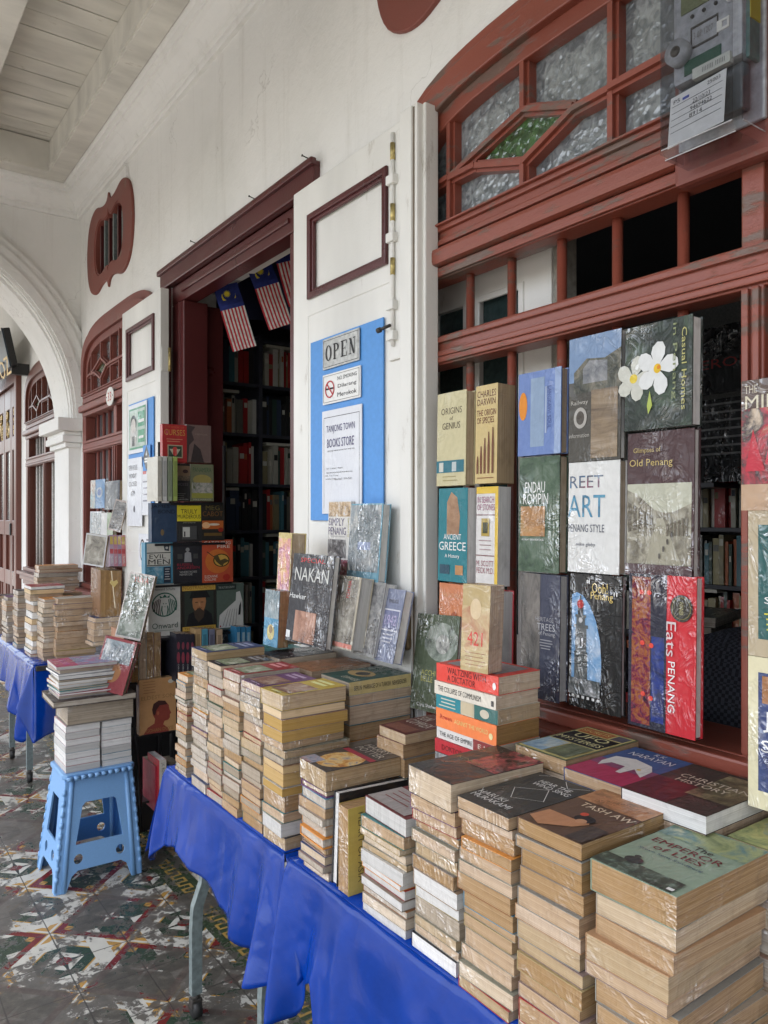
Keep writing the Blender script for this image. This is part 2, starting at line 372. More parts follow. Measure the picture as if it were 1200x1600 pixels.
# ceiling of the covered walkway
m = MB(); y = -4.0
while y < 5.62:
    m.box((-1.2, y, 4.02 + rnd.uniform(-.003, .003)), (1.24, y + .142, 4.05), M_CEIL); y += .148
m.box((-1.6, -10, 4.06), (1.5, 16, 4.3), M_CEIL)  # unseen slab over the boards, added to block light from above
tag(m.build("ceiling"), kind='structure')
for x0, z0 in ((.60, 3.84), (-.15, 3.84), (-.9, 3.84)):
    m = MB(); m.box((x0, -4, z0), (x0 + .12, 5.6, 4.015), M_CEIL, bev=.006); o = m.build("ceiling_joist")
    tag(o, {.60: "whitewashed ceiling joist nearest the shop wall, running along the walkway", -.15: "whitewashed ceiling joist over the middle of the walkway", -.9: "whitewashed ceiling joist nearest the street side"}[x0], "beam", "joists under the walkway ceiling")

shop = empty("shophouse", (0, 0, 0)); tag(shop, "white plastered shophouse front with brick red windows and open maroon doorway", "shophouse")
WIN_N = (.97, .97, 2.45, .38); WIN_F = (4.9, .76, 2.43, .38)
def vent_pts(yc, zc, sx=1., sz=1., k=1):
    q = [(0, .305), (.03, .262), (.09, .250), (.17, .262), (.26, .285), (.35, .275), (.43, .225), (.48, .13), (.5, 0)]
    up = [(x, z) for x, z in q] ; pts = [(x, z) for x, z in up] + [(x, -z) for x, z in up[::-1][1:]] + [(-x, -z) for x, z in up[1:]] + [(-x, z) for x, z in up[::-1][1:-1]]
    res = []; n = len(pts)
    for i in range(n):
        p0, p1, p2, p3 = (pts[(i + k) % n] for k in (-1, 0, 1, 2))
        sharp = abs(p1[0]) < 1e-6 and abs(p1[1]) > .2; sharp2 = abs(p2[0]) < 1e-6 and abs(p2[1]) > .2
        for t in (0, .33, .66):
            q = []
            for c in (0, 1):
                m1 = 0 if sharp else (p2[c] - p0[c]) / 2; m2 = 0 if sharp2 else (p3[c] - p1[c]) / 2
                q.append((2*t**3 - 3*t*t + 1) * p1[c] + (t**3 - 2*t*t + t) * m1 + (-2*t**3 + 3*t*t) * p2[c] + (t**3 - t*t) * m2)
            res.append(tuple(q))
    return [(yc + x * sx, zc + z * sz) for x, z in res]
m = MB()
m.plate(rect(-4, -.1, 5.82, 4.06), [sup(*WIN_N[:4], zbot=.93)[::1], sup(*WIN_F[:4], zbot=.93), rect(2.53, 0.0, 3.95, 2.70),
        vent_pts(5.06, 3.275, .8, .8), vent_pts(1.56, 3.275, .8, .8)], .25, M_WALL, MX(W + .125))
m.build("wall", shop)
m = MB()   # cornice along the wall and its return over the arch
cp = [(1.452, 3.63), (1.428, 3.63), (1.422, 3.645), (1.424, 3.665), (1.405, 3.672), (1.40, 3.69), (1.385, 3.715), (1.355, 3.745), (1.335, 3.755), (1.335, 3.775), (1.312, 3.782), (1.305, 3.80), (1.305, 3.83), (1.452, 3.83)]
m.prism(cp, -4, 5.81, M_WALL); Mc = Matrix(((0, 1, 0, 0), (1, 0, 0, 4.35), (0, 0, 1, -.003), (0, 0, 0, 1))); m.prism(cp, -1.5, 1.46, M_WALL, Mc)
m.build("cornice", shop)
m = MB(); m.box((1.18, -4, 3.812), (1.304, 5.66, 4.017), M_CEIL, bev=.006); m.box((1.17, -4, 3.825), (1.18, 5.5, 3.855), M_CEIL)
m.box((-1.3, 5.52, 3.808), (1.19, 5.655, 4.014), M_CEIL, bev=.006); m.build("wall_plate_beam", shop)
# arch wall across the walkway
def arc(cx, cz, rx, rz, a0, a1, k=32): return [(cx + rx * math.cos(a0 + (a1 - a0) * i / k), cz + rz * math.sin(a0 + (a1 - a0) * i / k)) for i in range(k + 1)]
m = MB()
hole = [(-1.03, -.05), (1.37, -.05)] + arc(.17, 2.17, 1.2, 1.2, 0, math.pi, 40)
m.plate(rect(-1.5, -.1, 1.46, 4.06), [hole], .43, M_WALL, MY(6.015)); m.build("arch_wall", shop)
m = MB()
for r0, r1, pr in ((1.205, 1.42, .045), (1.215, 1.37, .065), (1.235, 1.30, .082)):
    m.plate(arc(.17, 2.19, r1, r1, 0, math.pi, 40) + arc(.17, 2.19, r0, r0, math.pi, 0, 40), [], pr, M_WALL, MY(5.8 - pr / 2 + .002))
m.build("arch_moulding", shop)
for sx in (1, -1):
    m = MB(); c = 1.37 if sx > 0 else -1.03
    for z0, z1, e in ((1.985, 2.02, .03), (2.02, 2.07, .055), (2.07, 2.10, .045), (2.10, 2.19, .095)):
        x0, x1 = (c - e, 1.449) if sx > 0 else (-1.5, c + e)
        m.box((x0, 5.80 - e, z0), (x1, 6.23 + e, z1), M_WALL, bev=.01)
    m.build("capital", shop)
# street side: pillars and beam of the arcade
m = MB(); m.box((-1.55, -10, 3.45), (-1.2, 16, 4.05), M_WALL); m.build("street_beam", shop)
for y in (-3.4,):
    m = MB(); m.box((-1.55, y, -.01), (-1.15, y + .4, 3.5), M_WALL); m.box((-1.6, y - .05, 2.0), (-1.1, y + .45, 2.18), M_WALL, bev=.02); m.build("pillar", shop)
# walls of the room inside
m = MB()
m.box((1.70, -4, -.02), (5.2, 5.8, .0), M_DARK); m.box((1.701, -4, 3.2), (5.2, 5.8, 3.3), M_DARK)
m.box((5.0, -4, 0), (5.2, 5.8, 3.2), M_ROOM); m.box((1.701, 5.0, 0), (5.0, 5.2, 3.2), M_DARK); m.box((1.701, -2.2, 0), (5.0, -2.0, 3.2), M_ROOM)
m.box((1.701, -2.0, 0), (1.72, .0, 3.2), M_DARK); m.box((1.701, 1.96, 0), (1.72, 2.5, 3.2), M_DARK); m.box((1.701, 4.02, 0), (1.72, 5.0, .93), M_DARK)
m.build("interior_wall", shop)

# ---------------------------------------------------------------- windows
def add_bead(m, y0, y1, z, mat, X=1.43):
    m.box((X - .012, y0, z - .008), (X + .002, y1, z + .008), mat, bev=.004)
def window(parent, yc, a, zs, b, cols, bars, mat, barmat, glassmat, nodes, zsill=1.0, X0=1.43):
    wn = empty("window", (0, 0, 0), parent)
    m = MB(); F0 = sup(yc, a, zs, b, .93)
    fan = sup(yc, a - .115, zs - .05, b - .115, 2.345, 4.0)
    lo = [rect(c0, 1.035, c1, 1.935) for c0, c1 in cols]; up = [rect(c0, 2.02, c1, 2.185) for c0, c1 in cols]
    m.plate(F0, [fan] + lo + up, .07, mat, MX(X0 + .035), bev=.004)
    band = sup(yc, a - .035, zs - .01, b - .035, 2.33); fan2 = sup(yc, a - .085, zs - .035, b - .085, 2.335)
    m.plate(band, [fan2], .03, mat, MX(X0 - .008), bev=.005)
    for z in (2.325, 2.285, 2.205, 2.195, 2.005, 1.965, 1.948): add_bead(m, yc - a + .04, yc + a - .04, z, mat, X0)
    m.box((X0 - .035, yc - a + .01, 2.215), (X0 + .001, yc + a - .01, 2.262), mat, bev=.012)
    for c0, c1 in cols:
        for q in (c0 - .012, c1 + .012): m.box((X0 - .010, q - .007, 1.04), (X0 + .002, q + .007, 1.935), mat, bev=.003)
    m.build("frame", wn)
    m = MB()   # sill
    m.box((1.352, yc - a - .02, .968), (1.455, yc + a + .02, 1.0), mat, bev=.008); m.box((1.375, yc - a, .925), (1.455, yc + a, .966), mat, bev=.006)
    m.box((1.40, yc - a + .02, .88), (1.455, yc + a - .02, .924), mat, bev=.006); m.box((1.40, yc - a + .02, 1.001), (1.62, yc + a - .02, 1.033), mat, bev=.006)
    m.build("sill", wn)
    # glazing bars of the fanlight
    m = MB(); Xg = X0 + .035; zm = 2.47
    nb_ = [0]
    def bar(p, q, wd=.032):
        nb_[0] += 1; e_ = nb_[0] * .0005
        p = Vector(p); q = Vector(q); d = (q - p); L = d.length; n_ = Vector((-d.y, d.x)) / L * wd / 2
        for k, (ww, x0, x1) in enumerate(((1, Xg - .02 - e_, Xg + .02), (.45, Xg - .032 - e_, Xg - .019 - e_))):
            o_ = n_ * ww; pts = [p + o_, q + o_, q - o_, p - o_]
            V = [(x0, v.x, v.y) for v in pts] + [(x1, v.x, v.y) for v in pts]
            m.add(V, [(0, 1, 2, 3), (7, 6, 5, 4), (0, 4, 5, 1), (1, 5, 6, 2), (2, 6, 7, 3), (3, 7, 4, 0)], mat)
    def ztop(y): u = abs((y - yc) / (a - .115)); return zs - .05 + (b - .115) * max(0, 1 - u ** 4) ** .25 + .01
    y1s, y2s, ym = nodes
    greens = []
    for s_ in ((1, -1)):
        ya = yc + s_ * (y1s - yc); yb = yc + s_ * (y2s - yc); yv = yc + s_ * (ym - yc)
        yr = yb + (yv - yb) * .60; yl = yb + (ya - yb) * .62
        bar((ya, 2.335), (ya, ztop(ya))); bar((yv, 2.335), (yv, ztop(yv)))
        bar((yb, 2.54), (yb, ztop(yb))); bar((yb, 2.335), (yb, 2.405))
        bar((ya, zm), (yb, 2.54)); bar((yl, zm - .008), (yb, 2.405)); bar((yb, 2.54), (yr, zm + .008)); bar((yb, 2.405), (yr, zm))
        bar((ya, zm - .004), (yl, zm - .006)); bar((yr, zm), (yv, zm)); bar((ya, zm), (yc + s_ * (a - .11), zm - .01))
        greens.append([(yl, zm), (yb, 2.54), (yr, zm), (yb, 2.405)])
    bar((yc + (ym - yc), zm - .0006), (yc - (ym - yc), zm - .0006))
    m.build("glazing_bar", wn)
    m = MB(); m.plate(sup(yc, a - .105, zs - .05, b - .105, 2.34), [], .006, glassmat, MX(Xg + .008)); m.build("fanlight_glass", wn)
    for g in greens: m = MB(); m.plate(g, [], .006, M_GREEN, MX(Xg - .006)); m.build("green_glass", wn)
    for yb in bars:
        m = MB(); m.tube([(X0 + .045, yb, 1.02), (X0 + .045, yb, 1.5), (X0 + .045, yb, 2.2)], .0125, barmat); m.build("security_bar", wn)
    return wn
nb = [onX(p, 600, 1.475)[1] for p in (676, 735, 800, 878, 965, 1068)]
window(shop, *WIN_N, [(.115, .765), (.81, 1.828)], nb + [.70, .53, .36, .2], M_RED, M_RED, M_FROST, (1.687, 1.397, 1.122), X0=1.43)['label'] = "large brick red window with hammered glass fanlight and round bars"
window(shop, *WIN_F, [(4.25, 4.86), (4.92, 5.58)], [4.35, 4.47, 4.59, 4.71, 5.02, 5.15, 5.28, 5.42], M_RED2, M_RED2, M_FROST, (5.45, 5.22, 5.0))['label'] = "weathered red window half hidden by the folded door leaf"
# open casement in the far fanlight
# ---------------------------------------------------------------- vents
for yc_, lab in ((5.06, "cloud shaped red vent high on the wall beside the arch"), (1.56, "cloud shaped red vent cut by the top edge of the photo")):
    v = empty("wall_vent", (0, 0, 0), shop); v['label'] = lab
    m = MB(); m.plate(vent_pts(yc_, 3.275), [vent_pts(yc_, 3.275, .64, .64)], .018, M_RED2, MX(1.443), bev=.005)
    m.plate(vent_pts(yc_, 3.275, .70, .70), [vent_pts(yc_, 3.275, .61, .61)], .05, M_RED2, MX(1.465)); m.build("frame", v)
    for k in range(6):
        yy = yc_ - .24 + k * .096
        m = MB(); m.box((1.455, yy - .012, 3.09), (1.475, yy + .012, 3.46), M_MAROON if k % 2 else M_STEEL); m.build("bar", v)
    m = MB(); m.plate(vent_pts(yc_, 3.275, .8, .8), [], .01, M_BLACK, MX(1.56)); m.build("backing", v)
# ---------------------------------------------------------------- doorway
d = empty("doorway", (0, 0, 0), shop)
m = MB(); m.box((1.42, 2.43, 2.70), (1.47, 4.05, 2.80), M_MAROON, bev=.008); m.box((1.42, 3.952, -.005), (1.47, 4.05, 2.698), M_MAROON, bev=.006); m.box((1.42, 2.43, -.005), (1.47, 2.528, 2.698), M_MAROON, bev=.006)
m.box((1.405, 2.42, 2.775), (1.43, 4.06, 2.803), M_MAROON, bev=.006); m.build("casing", d)
m = MB(); m.box((1.45, 2.532, 2.60), (1.53, 3.948, 2.697), M_MAROON, bev=.006); m.box((1.45, 3.78, -.005), (1.58, 3.948, 2.598), M_MAROON, bev=.006); m.box((1.45, 2.532, -.005), (1.53, 2.66, 2.598), M_MAROON, bev=.006)
m.box((1.44, 2.66, 2.642), (1.462, 3.80, 2.662), M_MAROON, bev=.005); m.box((1.582, 3.84, 0), (1.69, 3.93, 2.60), M_MAROON)
m.box((1.444, 3.83, 0), (1.462, 3.845, 2.6), M_MAROON, bev=.004); m.build("frame", d)
m = MB()
for yy in (3.6, 2.95, 2.5):
    m.tube([(1.45, yy, 2.83), (1.42, yy + .008, 2.84)], .0022, M_DKSTEEL, 6); m.tube([(1.421, yy + .008, 2.84), (1.417, yy + .009, 2.841)], .0045, M_DKSTEEL, 8)
for yy, zz in ((1.95, 3.35), (3.3, 3.66), (2.55, 3.655), (4.0, 3.66), (4.6, 3.655)): m.tube([(1.45, yy, zz), (1.425, yy, zz + .005)], .004, M_DKSTEEL, 6)
m.build("nail", shop)

def door_leaf(y0, y1, label, free_at_low):
    L = empty("door_leaf", (0, 0, 0), shop); L['label'] = label
    zt = 2.665; X0 = 1.36; X1 = 1.405
    pz0, pz1 = 2.256, 2.552
    a0 = y0 + .12 if free_at_low else y0 + .085; a1 = y1 - .115 if free_at_low else y1 - .10
    m = MB(); m.plate(rect(y0, .06, y1, zt), [rect(a0 + .015, pz0 + .015, a1 - .015, pz1 - .015), rect(a0 - .01, 1.3, a1 + .01, 2.20)], X1 - X0, M_WHITE, MX((X0 + X1) / 2), bev=.003)
    m.box((X0 + .012, a0, pz0), (X1 - .012, a1, pz1), M_WHITE); m.box((X0 + .003, a0 - .012, 1.298), (X1 - .003, a1 + .012, 2.202), M_WHITE)
    m.build("panel", L)
    m = MB()
    for k, (e, x, t_) in enumerate(((0, X0 - .006, .022), (.019, X0 + .002, .013))):
        m.plate(rect(a0 + e, pz0 + e, a1 - e, pz1 - e), [rect(a0 + e + t_, pz0 + e + t_, a1 - e - t_, pz1 - e - t_)], .014, M_MAROON, MX(x), bev=.004)
    m.build("panel_moulding", L); return L
leafR = door_leaf(1.757, 2.467, "near white door leaf folded back, carrying the open sign and blue board", True)
leafL = door_leaf(3.868, 4.51, "far white door leaf folded back beside the doorway with notices", False)
# astragal, surface bolt and hinges
m = MB(); m.box((1.343, 1.745, .06), (1.362, 1.80, 2.675), M_WHITE, bev=.005); m.box((1.352, 1.728, .06), (1.43, 1.7565, 2.68), M_WHITE, bev=.006); m.box((1.372, 1.715, .06), (1.42, 1.729, 2.68), M_WHITE, bev=.004); gr_ = simple("joint_gap_shade", (.16, .12, .08), .8); m.box((1.3575, 1.8005, .06), (1.3595, 1.8045, 2.66), gr_); m.box((1.3505, 1.7395, .06), (1.3575, 1.7445, 2.67), gr_); m.build("astragal", leafR)  # dark brown strips painted in for the shaded gaps beside the astragal
m = MB(); yb = 1.835
m.box((1.350, yb - .03, 1.96), (1.3595, yb + .028, 2.635), M_WHITE, bev=.004)
m.tube([(1.344, yb, 2.0), (1.344, yb, 2.63)], .0065, M_WHITE, 10)
for z in (2.60, 2.42, 2.26): m.tube([(1.344, yb, z - .05), (1.344, yb, z)], .0078, M_BRASS, 10)
for z in (2.49, 2.32, 2.12, 2.03): m.box((1.330, yb - .018, z - .014), (1.352, yb + .018, z + .014), M_WHITE, bev=.004)
m.tube([(1.335, yb, 2.06), (1.318, yb + .0, 2.052), (1.314, yb + .022, 2.048)], .005, M_DKSTEEL, 8); m.tube([(1.314, yb + .020, 2.048), (1.312, yb + .032, 2.047)], .008, M_DKSTEEL, 10)
m.build("bolt", leafR)
m = MB(); m.box((1.322, 1.738, 1.115), (1.3425, 1.796, 1.215), simple('rusty_lock_case', (.20, .14, .08), .5, .5, .5), bev=.012); m.box((1.318, 1.748, 1.135), (1.326, 1.786, 1.195), M_BLACK, bev=.003); m.build("lock_plate", leafR)
for z in (2.30, 1.2):
    m = MB(); m.tube([(1.405, 3.857, z - .06), (1.405, 3.857, z + .06)], .008, M_BRASS, 8); m.box((1.366, 3.862, z - .06), (1.400, 3.869, z + .06), M_WHITE); m.build("hinge", leafL)

# ---------------------------------------------------------------- neighbour beyond the arch
nb_h = empty("shophouse", (0, 0, 0)); tag(nb_h, "neighbouring white shophouse seen through the arch, with brown door and window", "shophouse")
m = MB(); m.plate(rect(6.2, -.1, 16, 4.06), [sup(6.85, .78, 2.45, .38, .93), rect(7.98, 0, 9.5, 2.86)], .25, M_WALL, MX(W + .125)); m.build("wall", nb_h)
m = MB(); m.box((1.70, 6.3, 0), (1.74, 16, 4), M_DARK); m.build("interior_wall", nb_h)
window(nb_h, 6.85, .78, 2.45, .38, [(6.2, 6.83), (6.88, 7.5)], [6.3, 6.45, 6.6, 6.75, 7.0, 7.12, 7.24, 7.36], M_BROWN, simple("grey_bar_paint", (.45, .43, .40), .5), M_FROST, (7.4, 7.18, 6.98))
dn = empty("door", (0, 0, 0), nb_h)
m = MB(); m.plate(rect(7.94, 0, 9.54, 2.90), [rect(8.02, .0, 9.46, 2.78)], .08, M_BROWN, MX(1.44), bev=.01); m.build("frame", dn)
for y0 in (8.03, 8.39, 8.75, 9.11):
    lf = empty("leaf", (0, 0, 0), dn)
    m = MB(); m.plate(rect(y0, .02, y0 + .35, 2.77), [rect(y0 + .07, 2.28, y0 + .28, 2.56), rect(y0 + .06, 1.45, y0 + .29, 2.14), rect(y0 + .06, .95, y0 + .29, 1.3), rect(y0 + .06, .2, y0 + .16, .8), rect(y0 + .19, .2, y0 + .29, .8)], .05, M_BROWN, MX(1.46), bev=.008)
    m.box((1.462, y0 + .02, .1), (1.47, y0 + .33, 2.2), M_BROWN); m.build("leaf_frame", lf)
    m = MB(); m.box((1.45, y0 + .07, 2.28), (1.462, y0 + .28, 2.56), M_BLACK)
    for k in range(26):
        cy, cz, r = y0 + rnd.uniform(.09, .26), rnd.uniform(2.3, 2.54), rnd.uniform(.012, .03)
        m.plate(arc(cy, cz, r, r, 0, 6.0, 12) + arc(cy, cz, r * .6, r * .6, 6.0, 0, 12), [], .012, M_GOLD, MX(1.444 - k * .0001))
    m.build("carved_panel", lf)
    m = MB(); m.box((1.452, y0 + .06, 1.45), (1.458, y0 + .29, 2.14), frosted("pale_door_glass", (.10, .16, .15), (.20, .27, .25)) if y0 < 8.1 else M_FROST); m.build("glass", lf)
m = MB(); m.box((1.42, 8.36, 1.30), (1.437, 8.41, 1.42), M_BLACK, bev=.008); m.build("lock", dn)
sb = empty("sign_board", (0, 0, 0)); tag(sb, "dark hanging shop sign with gilt lettering, beyond the arch above the brown door", "sign")
Ms = Matrix.Translation((1.28, 8.2, 3.0)) @ Matrix.Rotation(R(-12), 4, 'Y')
m = MB(); m.box((-.03, -.7, -.17), (.03, .9, .17), M_BLACK, Ms, bev=.01); m.box((-.042, -.7, -.17), (-.031, -.67, .17), simple("navy_sign_edge", (.02, .035, .05), .4), Ms); m.build("board", sb)
m = MB(); m.text("OZ", .5, .16, M_GOLD, Ms @ Matrix.Translation((-.0415, -.45, -.15)) @ Matrix(((0, 0, -1, 0), (-1, 0, 0, 0), (0, 1, 0, 0), (0, 0, 0, 1)))); m.build("lettering", sb)
m = MB(); m.box((1.30, 7.56, 2.77), (1.447, 7.62, 2.87), M_BLACK); m.build("bracket", sb)
# ================================================================ BOOKS
ORD = ['topmost', 'second', 'third', 'fourth', 'fifth', 'sixth', 'seventh', 'eighth', 'ninth', 'tenth', 'eleventh', 'twelfth', 'thirteenth', 'fourteenth',
       'fifteenth', 'sixteenth', 'seventeenth', 'eighteenth', 'nineteenth', 'twentieth', 'twenty-first', 'twenty-second', 'twenty-third', 'twenty-fourth']
COVERS = [(.05, .07, .16), (.30, .03, .03), (.02, .02, .025), (.45, .42, .36), (.08, .14, .09), (.50, .36, .06), (.10, .25, .35), (.28, .12, .05), (.55, .53, .50), (.13, .05, .14), (.03, .16, .16), (.62, .25, .05)]
def prints(m, els, w, h, M):
    """els in cover coordinates (u across, v up), laid on the local z plane of M"""
    z = .0003
    for e in els:
        z += .00022; k = e[0]; c = e[-1]; mt = c if isinstance(c, bpy.types.Material) else P(c)
        U = lambda u: (u - .5) * w; V_ = lambda v: v * h
        if k == 'r': m.poly([(U(e[1]), V_(e[2]), z), (U(e[3]), V_(e[2]), z), (U(e[3]), V_(e[4]), z), (U(e[1]), V_(e[4]), z)], mt, M)
        elif k == 'e':
            m.poly([(U(e[1] + e[3] * math.cos(a * math.pi / 12)), V_(e[2] + e[4] * math.sin(a * math.pi / 12)), z) for a in range(24)], mt, M)
        elif k == 'p': m.poly([(U(a), V_(b), z) for a, b in e[1]], mt, M)
        elif k == 't':   # text, cu, cv, width fraction, height fraction, colour
            rot = (e[7] if isinstance(e[6], tuple) else e[6]) if len(e) > 7 else 0
            Q = M @ Matrix.Translation((U(e[2]), V_(e[3]), z)) @ Matrix.Rotation(R(rot), 4, 'Z')
            m.text(e[1], e[4] * (w if not rot else h), e[5] * (h if not rot else w), mt, Q)
def lines(u0, u1, v1, n, dv, col, th=.008):
    out = []
    for i in range(n):
        out.append(('r', u0 + rnd.uniform(0, .05), v1 - i * dv - th, u1 - rnd.uniform(0, .2) * (u1 - u0), v1 - i * dv, col))
    return out
def book(w, h, t, cov, pg, front=(), spine=(), hard=False, name="book", spine_col=None):
    """front cover faces local +z, spine on local -x, foot at local y=0"""
    r_ = empty(name); cm = cov if isinstance(cov, bpy.types.Material) else P(cov)
    e = .003 if hard else .0006; ct = .0025 if hard else .0009; m = MB(); sw = .0012
    sm = P(spine_col) if spine_col else cm
    jb = rnd.uniform(0, .0025) if not hard else 0
    m.box((-w/2, 0, t - ct), (w/2, h, t), cm); m.box((-w/2 + jb, 0, 0), (w/2 - jb, h, ct), cm)
    m.box((-w/2 - .0002, .0002, .0002), (-w/2 + sw, h - .0002, t - .0002), sm)
    if front: prints(m, front, w, h, Matrix.Translation((0, 0, t)))
    if spine: prints(m, spine, h, t, Matrix(((0, 0, -1, -w/2 - .0002), (-1, 0, 0, h/2), (0, 1, 0, 0), (0, 0, 0, 1))))
    m.build("cover", r_)
    m = MB(); m.box((-w/2 + sw + .0004, e, ct + .0003), (w/2 - e - rnd.uniform(0, .001), h - e, t - ct - .0003), PG[pg] if isinstance(pg, str) else pg); m.build("pages", r_)
    return r_
def xf(loc, yaw=0, lean=0, roll=0, flat=False):
    M = Matrix.Translation(loc) @ Matrix.Rotation(R(yaw), 4, 'Z')
    if flat: return M
    up = Matrix(((1, 0, 0, 0), (0, 0, -1, 0), (0, 1, 0, 0), (0, 0, 0, 1)))
    return M @ Matrix.Rotation(R(roll), 4, 'Y') @ Matrix.Rotation(R(-lean), 4, 'X') @ up
NB = [0]
STUFF = MB()
def add_stuff(ww, hh, t, cov, pg, M):
    cm = P(cov); STUFF.box((-ww/2, 0, t - .0009), (ww/2, hh, t), cm, M); STUFF.box((-ww/2, 0, 0), (ww/2, hh, .0009), cm, M); STUFF.box((-ww/2 - .0004, .0004, .0004), (-ww/2 + .001, hh - .0004, t - .0004), cm, M)
    STUFF.box((-ww/2 + .0014, .0006, .0012), (ww/2 - .0006, hh - .0006, t - .0012), PG[pg], M)
def put(b, M, label, group=None, cat="book"):
    if len(label.split()) > 16: print('LONG', label)
    b.matrix_world = M; tag(b, label, cat, group); NB[0] += 1; return b
PGN = {'tan': 'tan-paged', 'cream': 'cream-paged', 'grey': 'grey-paged', 'white': 'white-paged', 'brown': 'brown-paged', 'gold': 'golden-paged'}
def stack(xf0, yc, z0, z1, n, where, top=None, w=.128, h=.198, pal=('tan', 'cream', 'grey'), rot=-90, wts=None, jit=.005, seq=None, topn=None, hard=0.0, first=0, stuff=False):
    """books lying flat; xf0 = x of the face towards the walkway, yc = middle in y"""
    ts = [rnd.uniform(.6, 1.5) for _ in range(n)]
    if top and 't' in top: tt = top['t']
    else: tt = None
    if tt: ts[-1] = 0
    k = (z1 - z0 - (tt or 0) - .0006 * n) / sum(ts); ts = [q * k for q in ts]
    if tt: ts[-1] = tt
    z = z0
    for i in range(n):
        pos = n - 1 - i; pg = seq[pos] if seq and pos < len(seq) and seq[pos] else rnd.choices(pal, wts)[0]
        last = (i == n - 1); cov = rnd.choice(COVERS)
        if not last and rnd.random() < .8: cov = tuple(round(x * .3 + y_ * .7, 2) for x, y_ in zip(cov, (.30, .24, .17)))
        ww = w + rnd.uniform(-.008, .004); hh = h + rnd.uniform(-.022, .006)
        kw = {}
        if last and top:
            ww = top.get('w', ww); hh = top.get('h', hh); cov = top['cov']; kw = dict(front=top.get('front', ()), spine=top.get('spine', ()), hard=top.get('hard', False), spine_col=top.get('sc')); pg = top.get('pg', pg)
        elif rnd.random() < hard: kw = dict(hard=True)
        elif last: kw = dict(front=generic_front(cov))
        st_it = stuff and not (last and top)
        b = None if st_it else book(ww, hh, ts[i], cov, pg, **kw)
        dx = rnd.uniform(-jit, jit) * 1.3; dy = rnd.uniform(-jit, jit); a = rot + rnd.uniform(-2, 2)
        if last and top: a = rot + top.get('a', 0); dx += top.get('dx', 0); dy += top.get('dy', 0)
        if rot == -90: loc = (xf0 + dx, yc + dy, z)
        elif rot == 90: loc = (xf0 + hh + dx, yc + dy, z)
        elif rot == 0: loc = (xf0 + ww / 2 + dx, yc - hh / 2 + dy, z)
        else: loc = (xf0 + dx, yc + dy, z)
        if st_it: add_stuff(ww, hh, ts[i], cov, pg, xf(loc, a, flat=True)); z += ts[i] + .0006; continue
        if last and top and 'label' in top: lab = top['label']
        else: lab = f"{PGN[pg]} book lying {ORD[pos + first]} in the {where}"
        put(b, xf(loc, a, flat=True), lab, "books lying in stacks"); z += ts[i] + .0006
    return z
def generic_front(cov):
    c2 = tuple(min(.75, x * 1.5 + .25) for x in cov); k = rnd.random()
    ph = PH('g%d' % rnd.randrange(6), rnd.choice([[(.03, .03, .05), (.25, .12, .08), (.5, .4, .3)], [(.05, .09, .06), (.2, .25, .15), (.6, .6, .5)], [(.02, .05, .12), (.1, .2, .35), (.55, .55, .6)]]))
    return [('r', .08, .12, .92, .58, ph)] + lines(.15, .85, .9, 2, .12, c2, .07) + lines(.3, .8, .08, 1, .1, c2, .03)
ZT = .67
CR = (.66, .63, .52); YE = (.72, .55, .08); WH = (.72, .72, .70); BK = (.012, .012, .014)

# ---------------------------------------------------------------- nearest table, front row
WR[0] = .4
st = "stack topped by the "
emp = dict(cov=(.24, .32, .24), t=.046, w=.142, h=.232, pg='tan', label="thick pale green novel with red lettering on top of the nearest stack",
  front=[('r', 0, .70, 1, 1, PH('dunes', [(.10, .14, .07), (.30, .34, .16), (.10, .20, .20), (.45, .45, .30)], 14)), ('t', 'The', .60, .665, .22, .065, (.03, .015, .015)), ('t', 'EMPEROR', .50, .575, .80, .075, (.14, .01, .015)), ('t', 'of LIES', .50, .475, .56, .07, (.14, .01, .015)), ('t', 'Steve Sem-Sandberg', .5, .385, .74, .036, (.03, .08, .14)),
         ('r', .0, .0, .93, .16, PH('crowd', [(.02, .025, .02), (.06, .08, .06), (.22, .30, .24)], 40)), ('e', .30, .19, .10, .05, (.03, .03, .03)), ('e', .28, .25, .035, .02, (.03, .03, .03)), ('r', .86, .02, .93, .05, WH)])
stack(.902, .672, ZT, .997, 10, st + "pale green novel", emp, .138, .24, ('tan', 'cream', 'tan'), jit=.006)
tash = dict(cov=(.10, .055, .035), t=.026, w=.132, h=.215, pg='tan', label="brown novel with a reclining woman on its cover, between black and green novels",
  front=[('r', 0, .68, 1, 1, PH('rust', [(.12, .06, .03), (.35, .16, .07), (.5, .28, .14)], 20)), ('t', 'TASH AW', .58, .60, .78, .085, (.62, .50, .36)), ('t', 'MAP OF THE\nINVISIBLE', .55, .80, .7, .14, (.45, .20, .10)),
         ('p', [(.05, .10), (.30, .02), (.62, .18), (.70, .30), (.62, .38), (.50, .30), (.32, .30), (.08, .30)], (.42, .20, .10)), ('e', .56, .36, .14, .07, (.02, .015, .015)), ('e', .46, .43, .05, .035, (.50, .06, .03)), ('e', .58, .30, .07, .045, (.45, .23, .12)), ('r', .75, 0, 1, .3, (.05, .035, .03))])
stack(.902, .822, ZT, 1.010, 13, st + "brown novel with the reclining woman", tash, .132, .2, ('tan', 'tan', 'cream'))
L_ = lambda a, b, c, d, wd=.012: ('p', [(a, b), (c, d), (c + wd, d), (a + wd, b)], (.6, .6, .58))
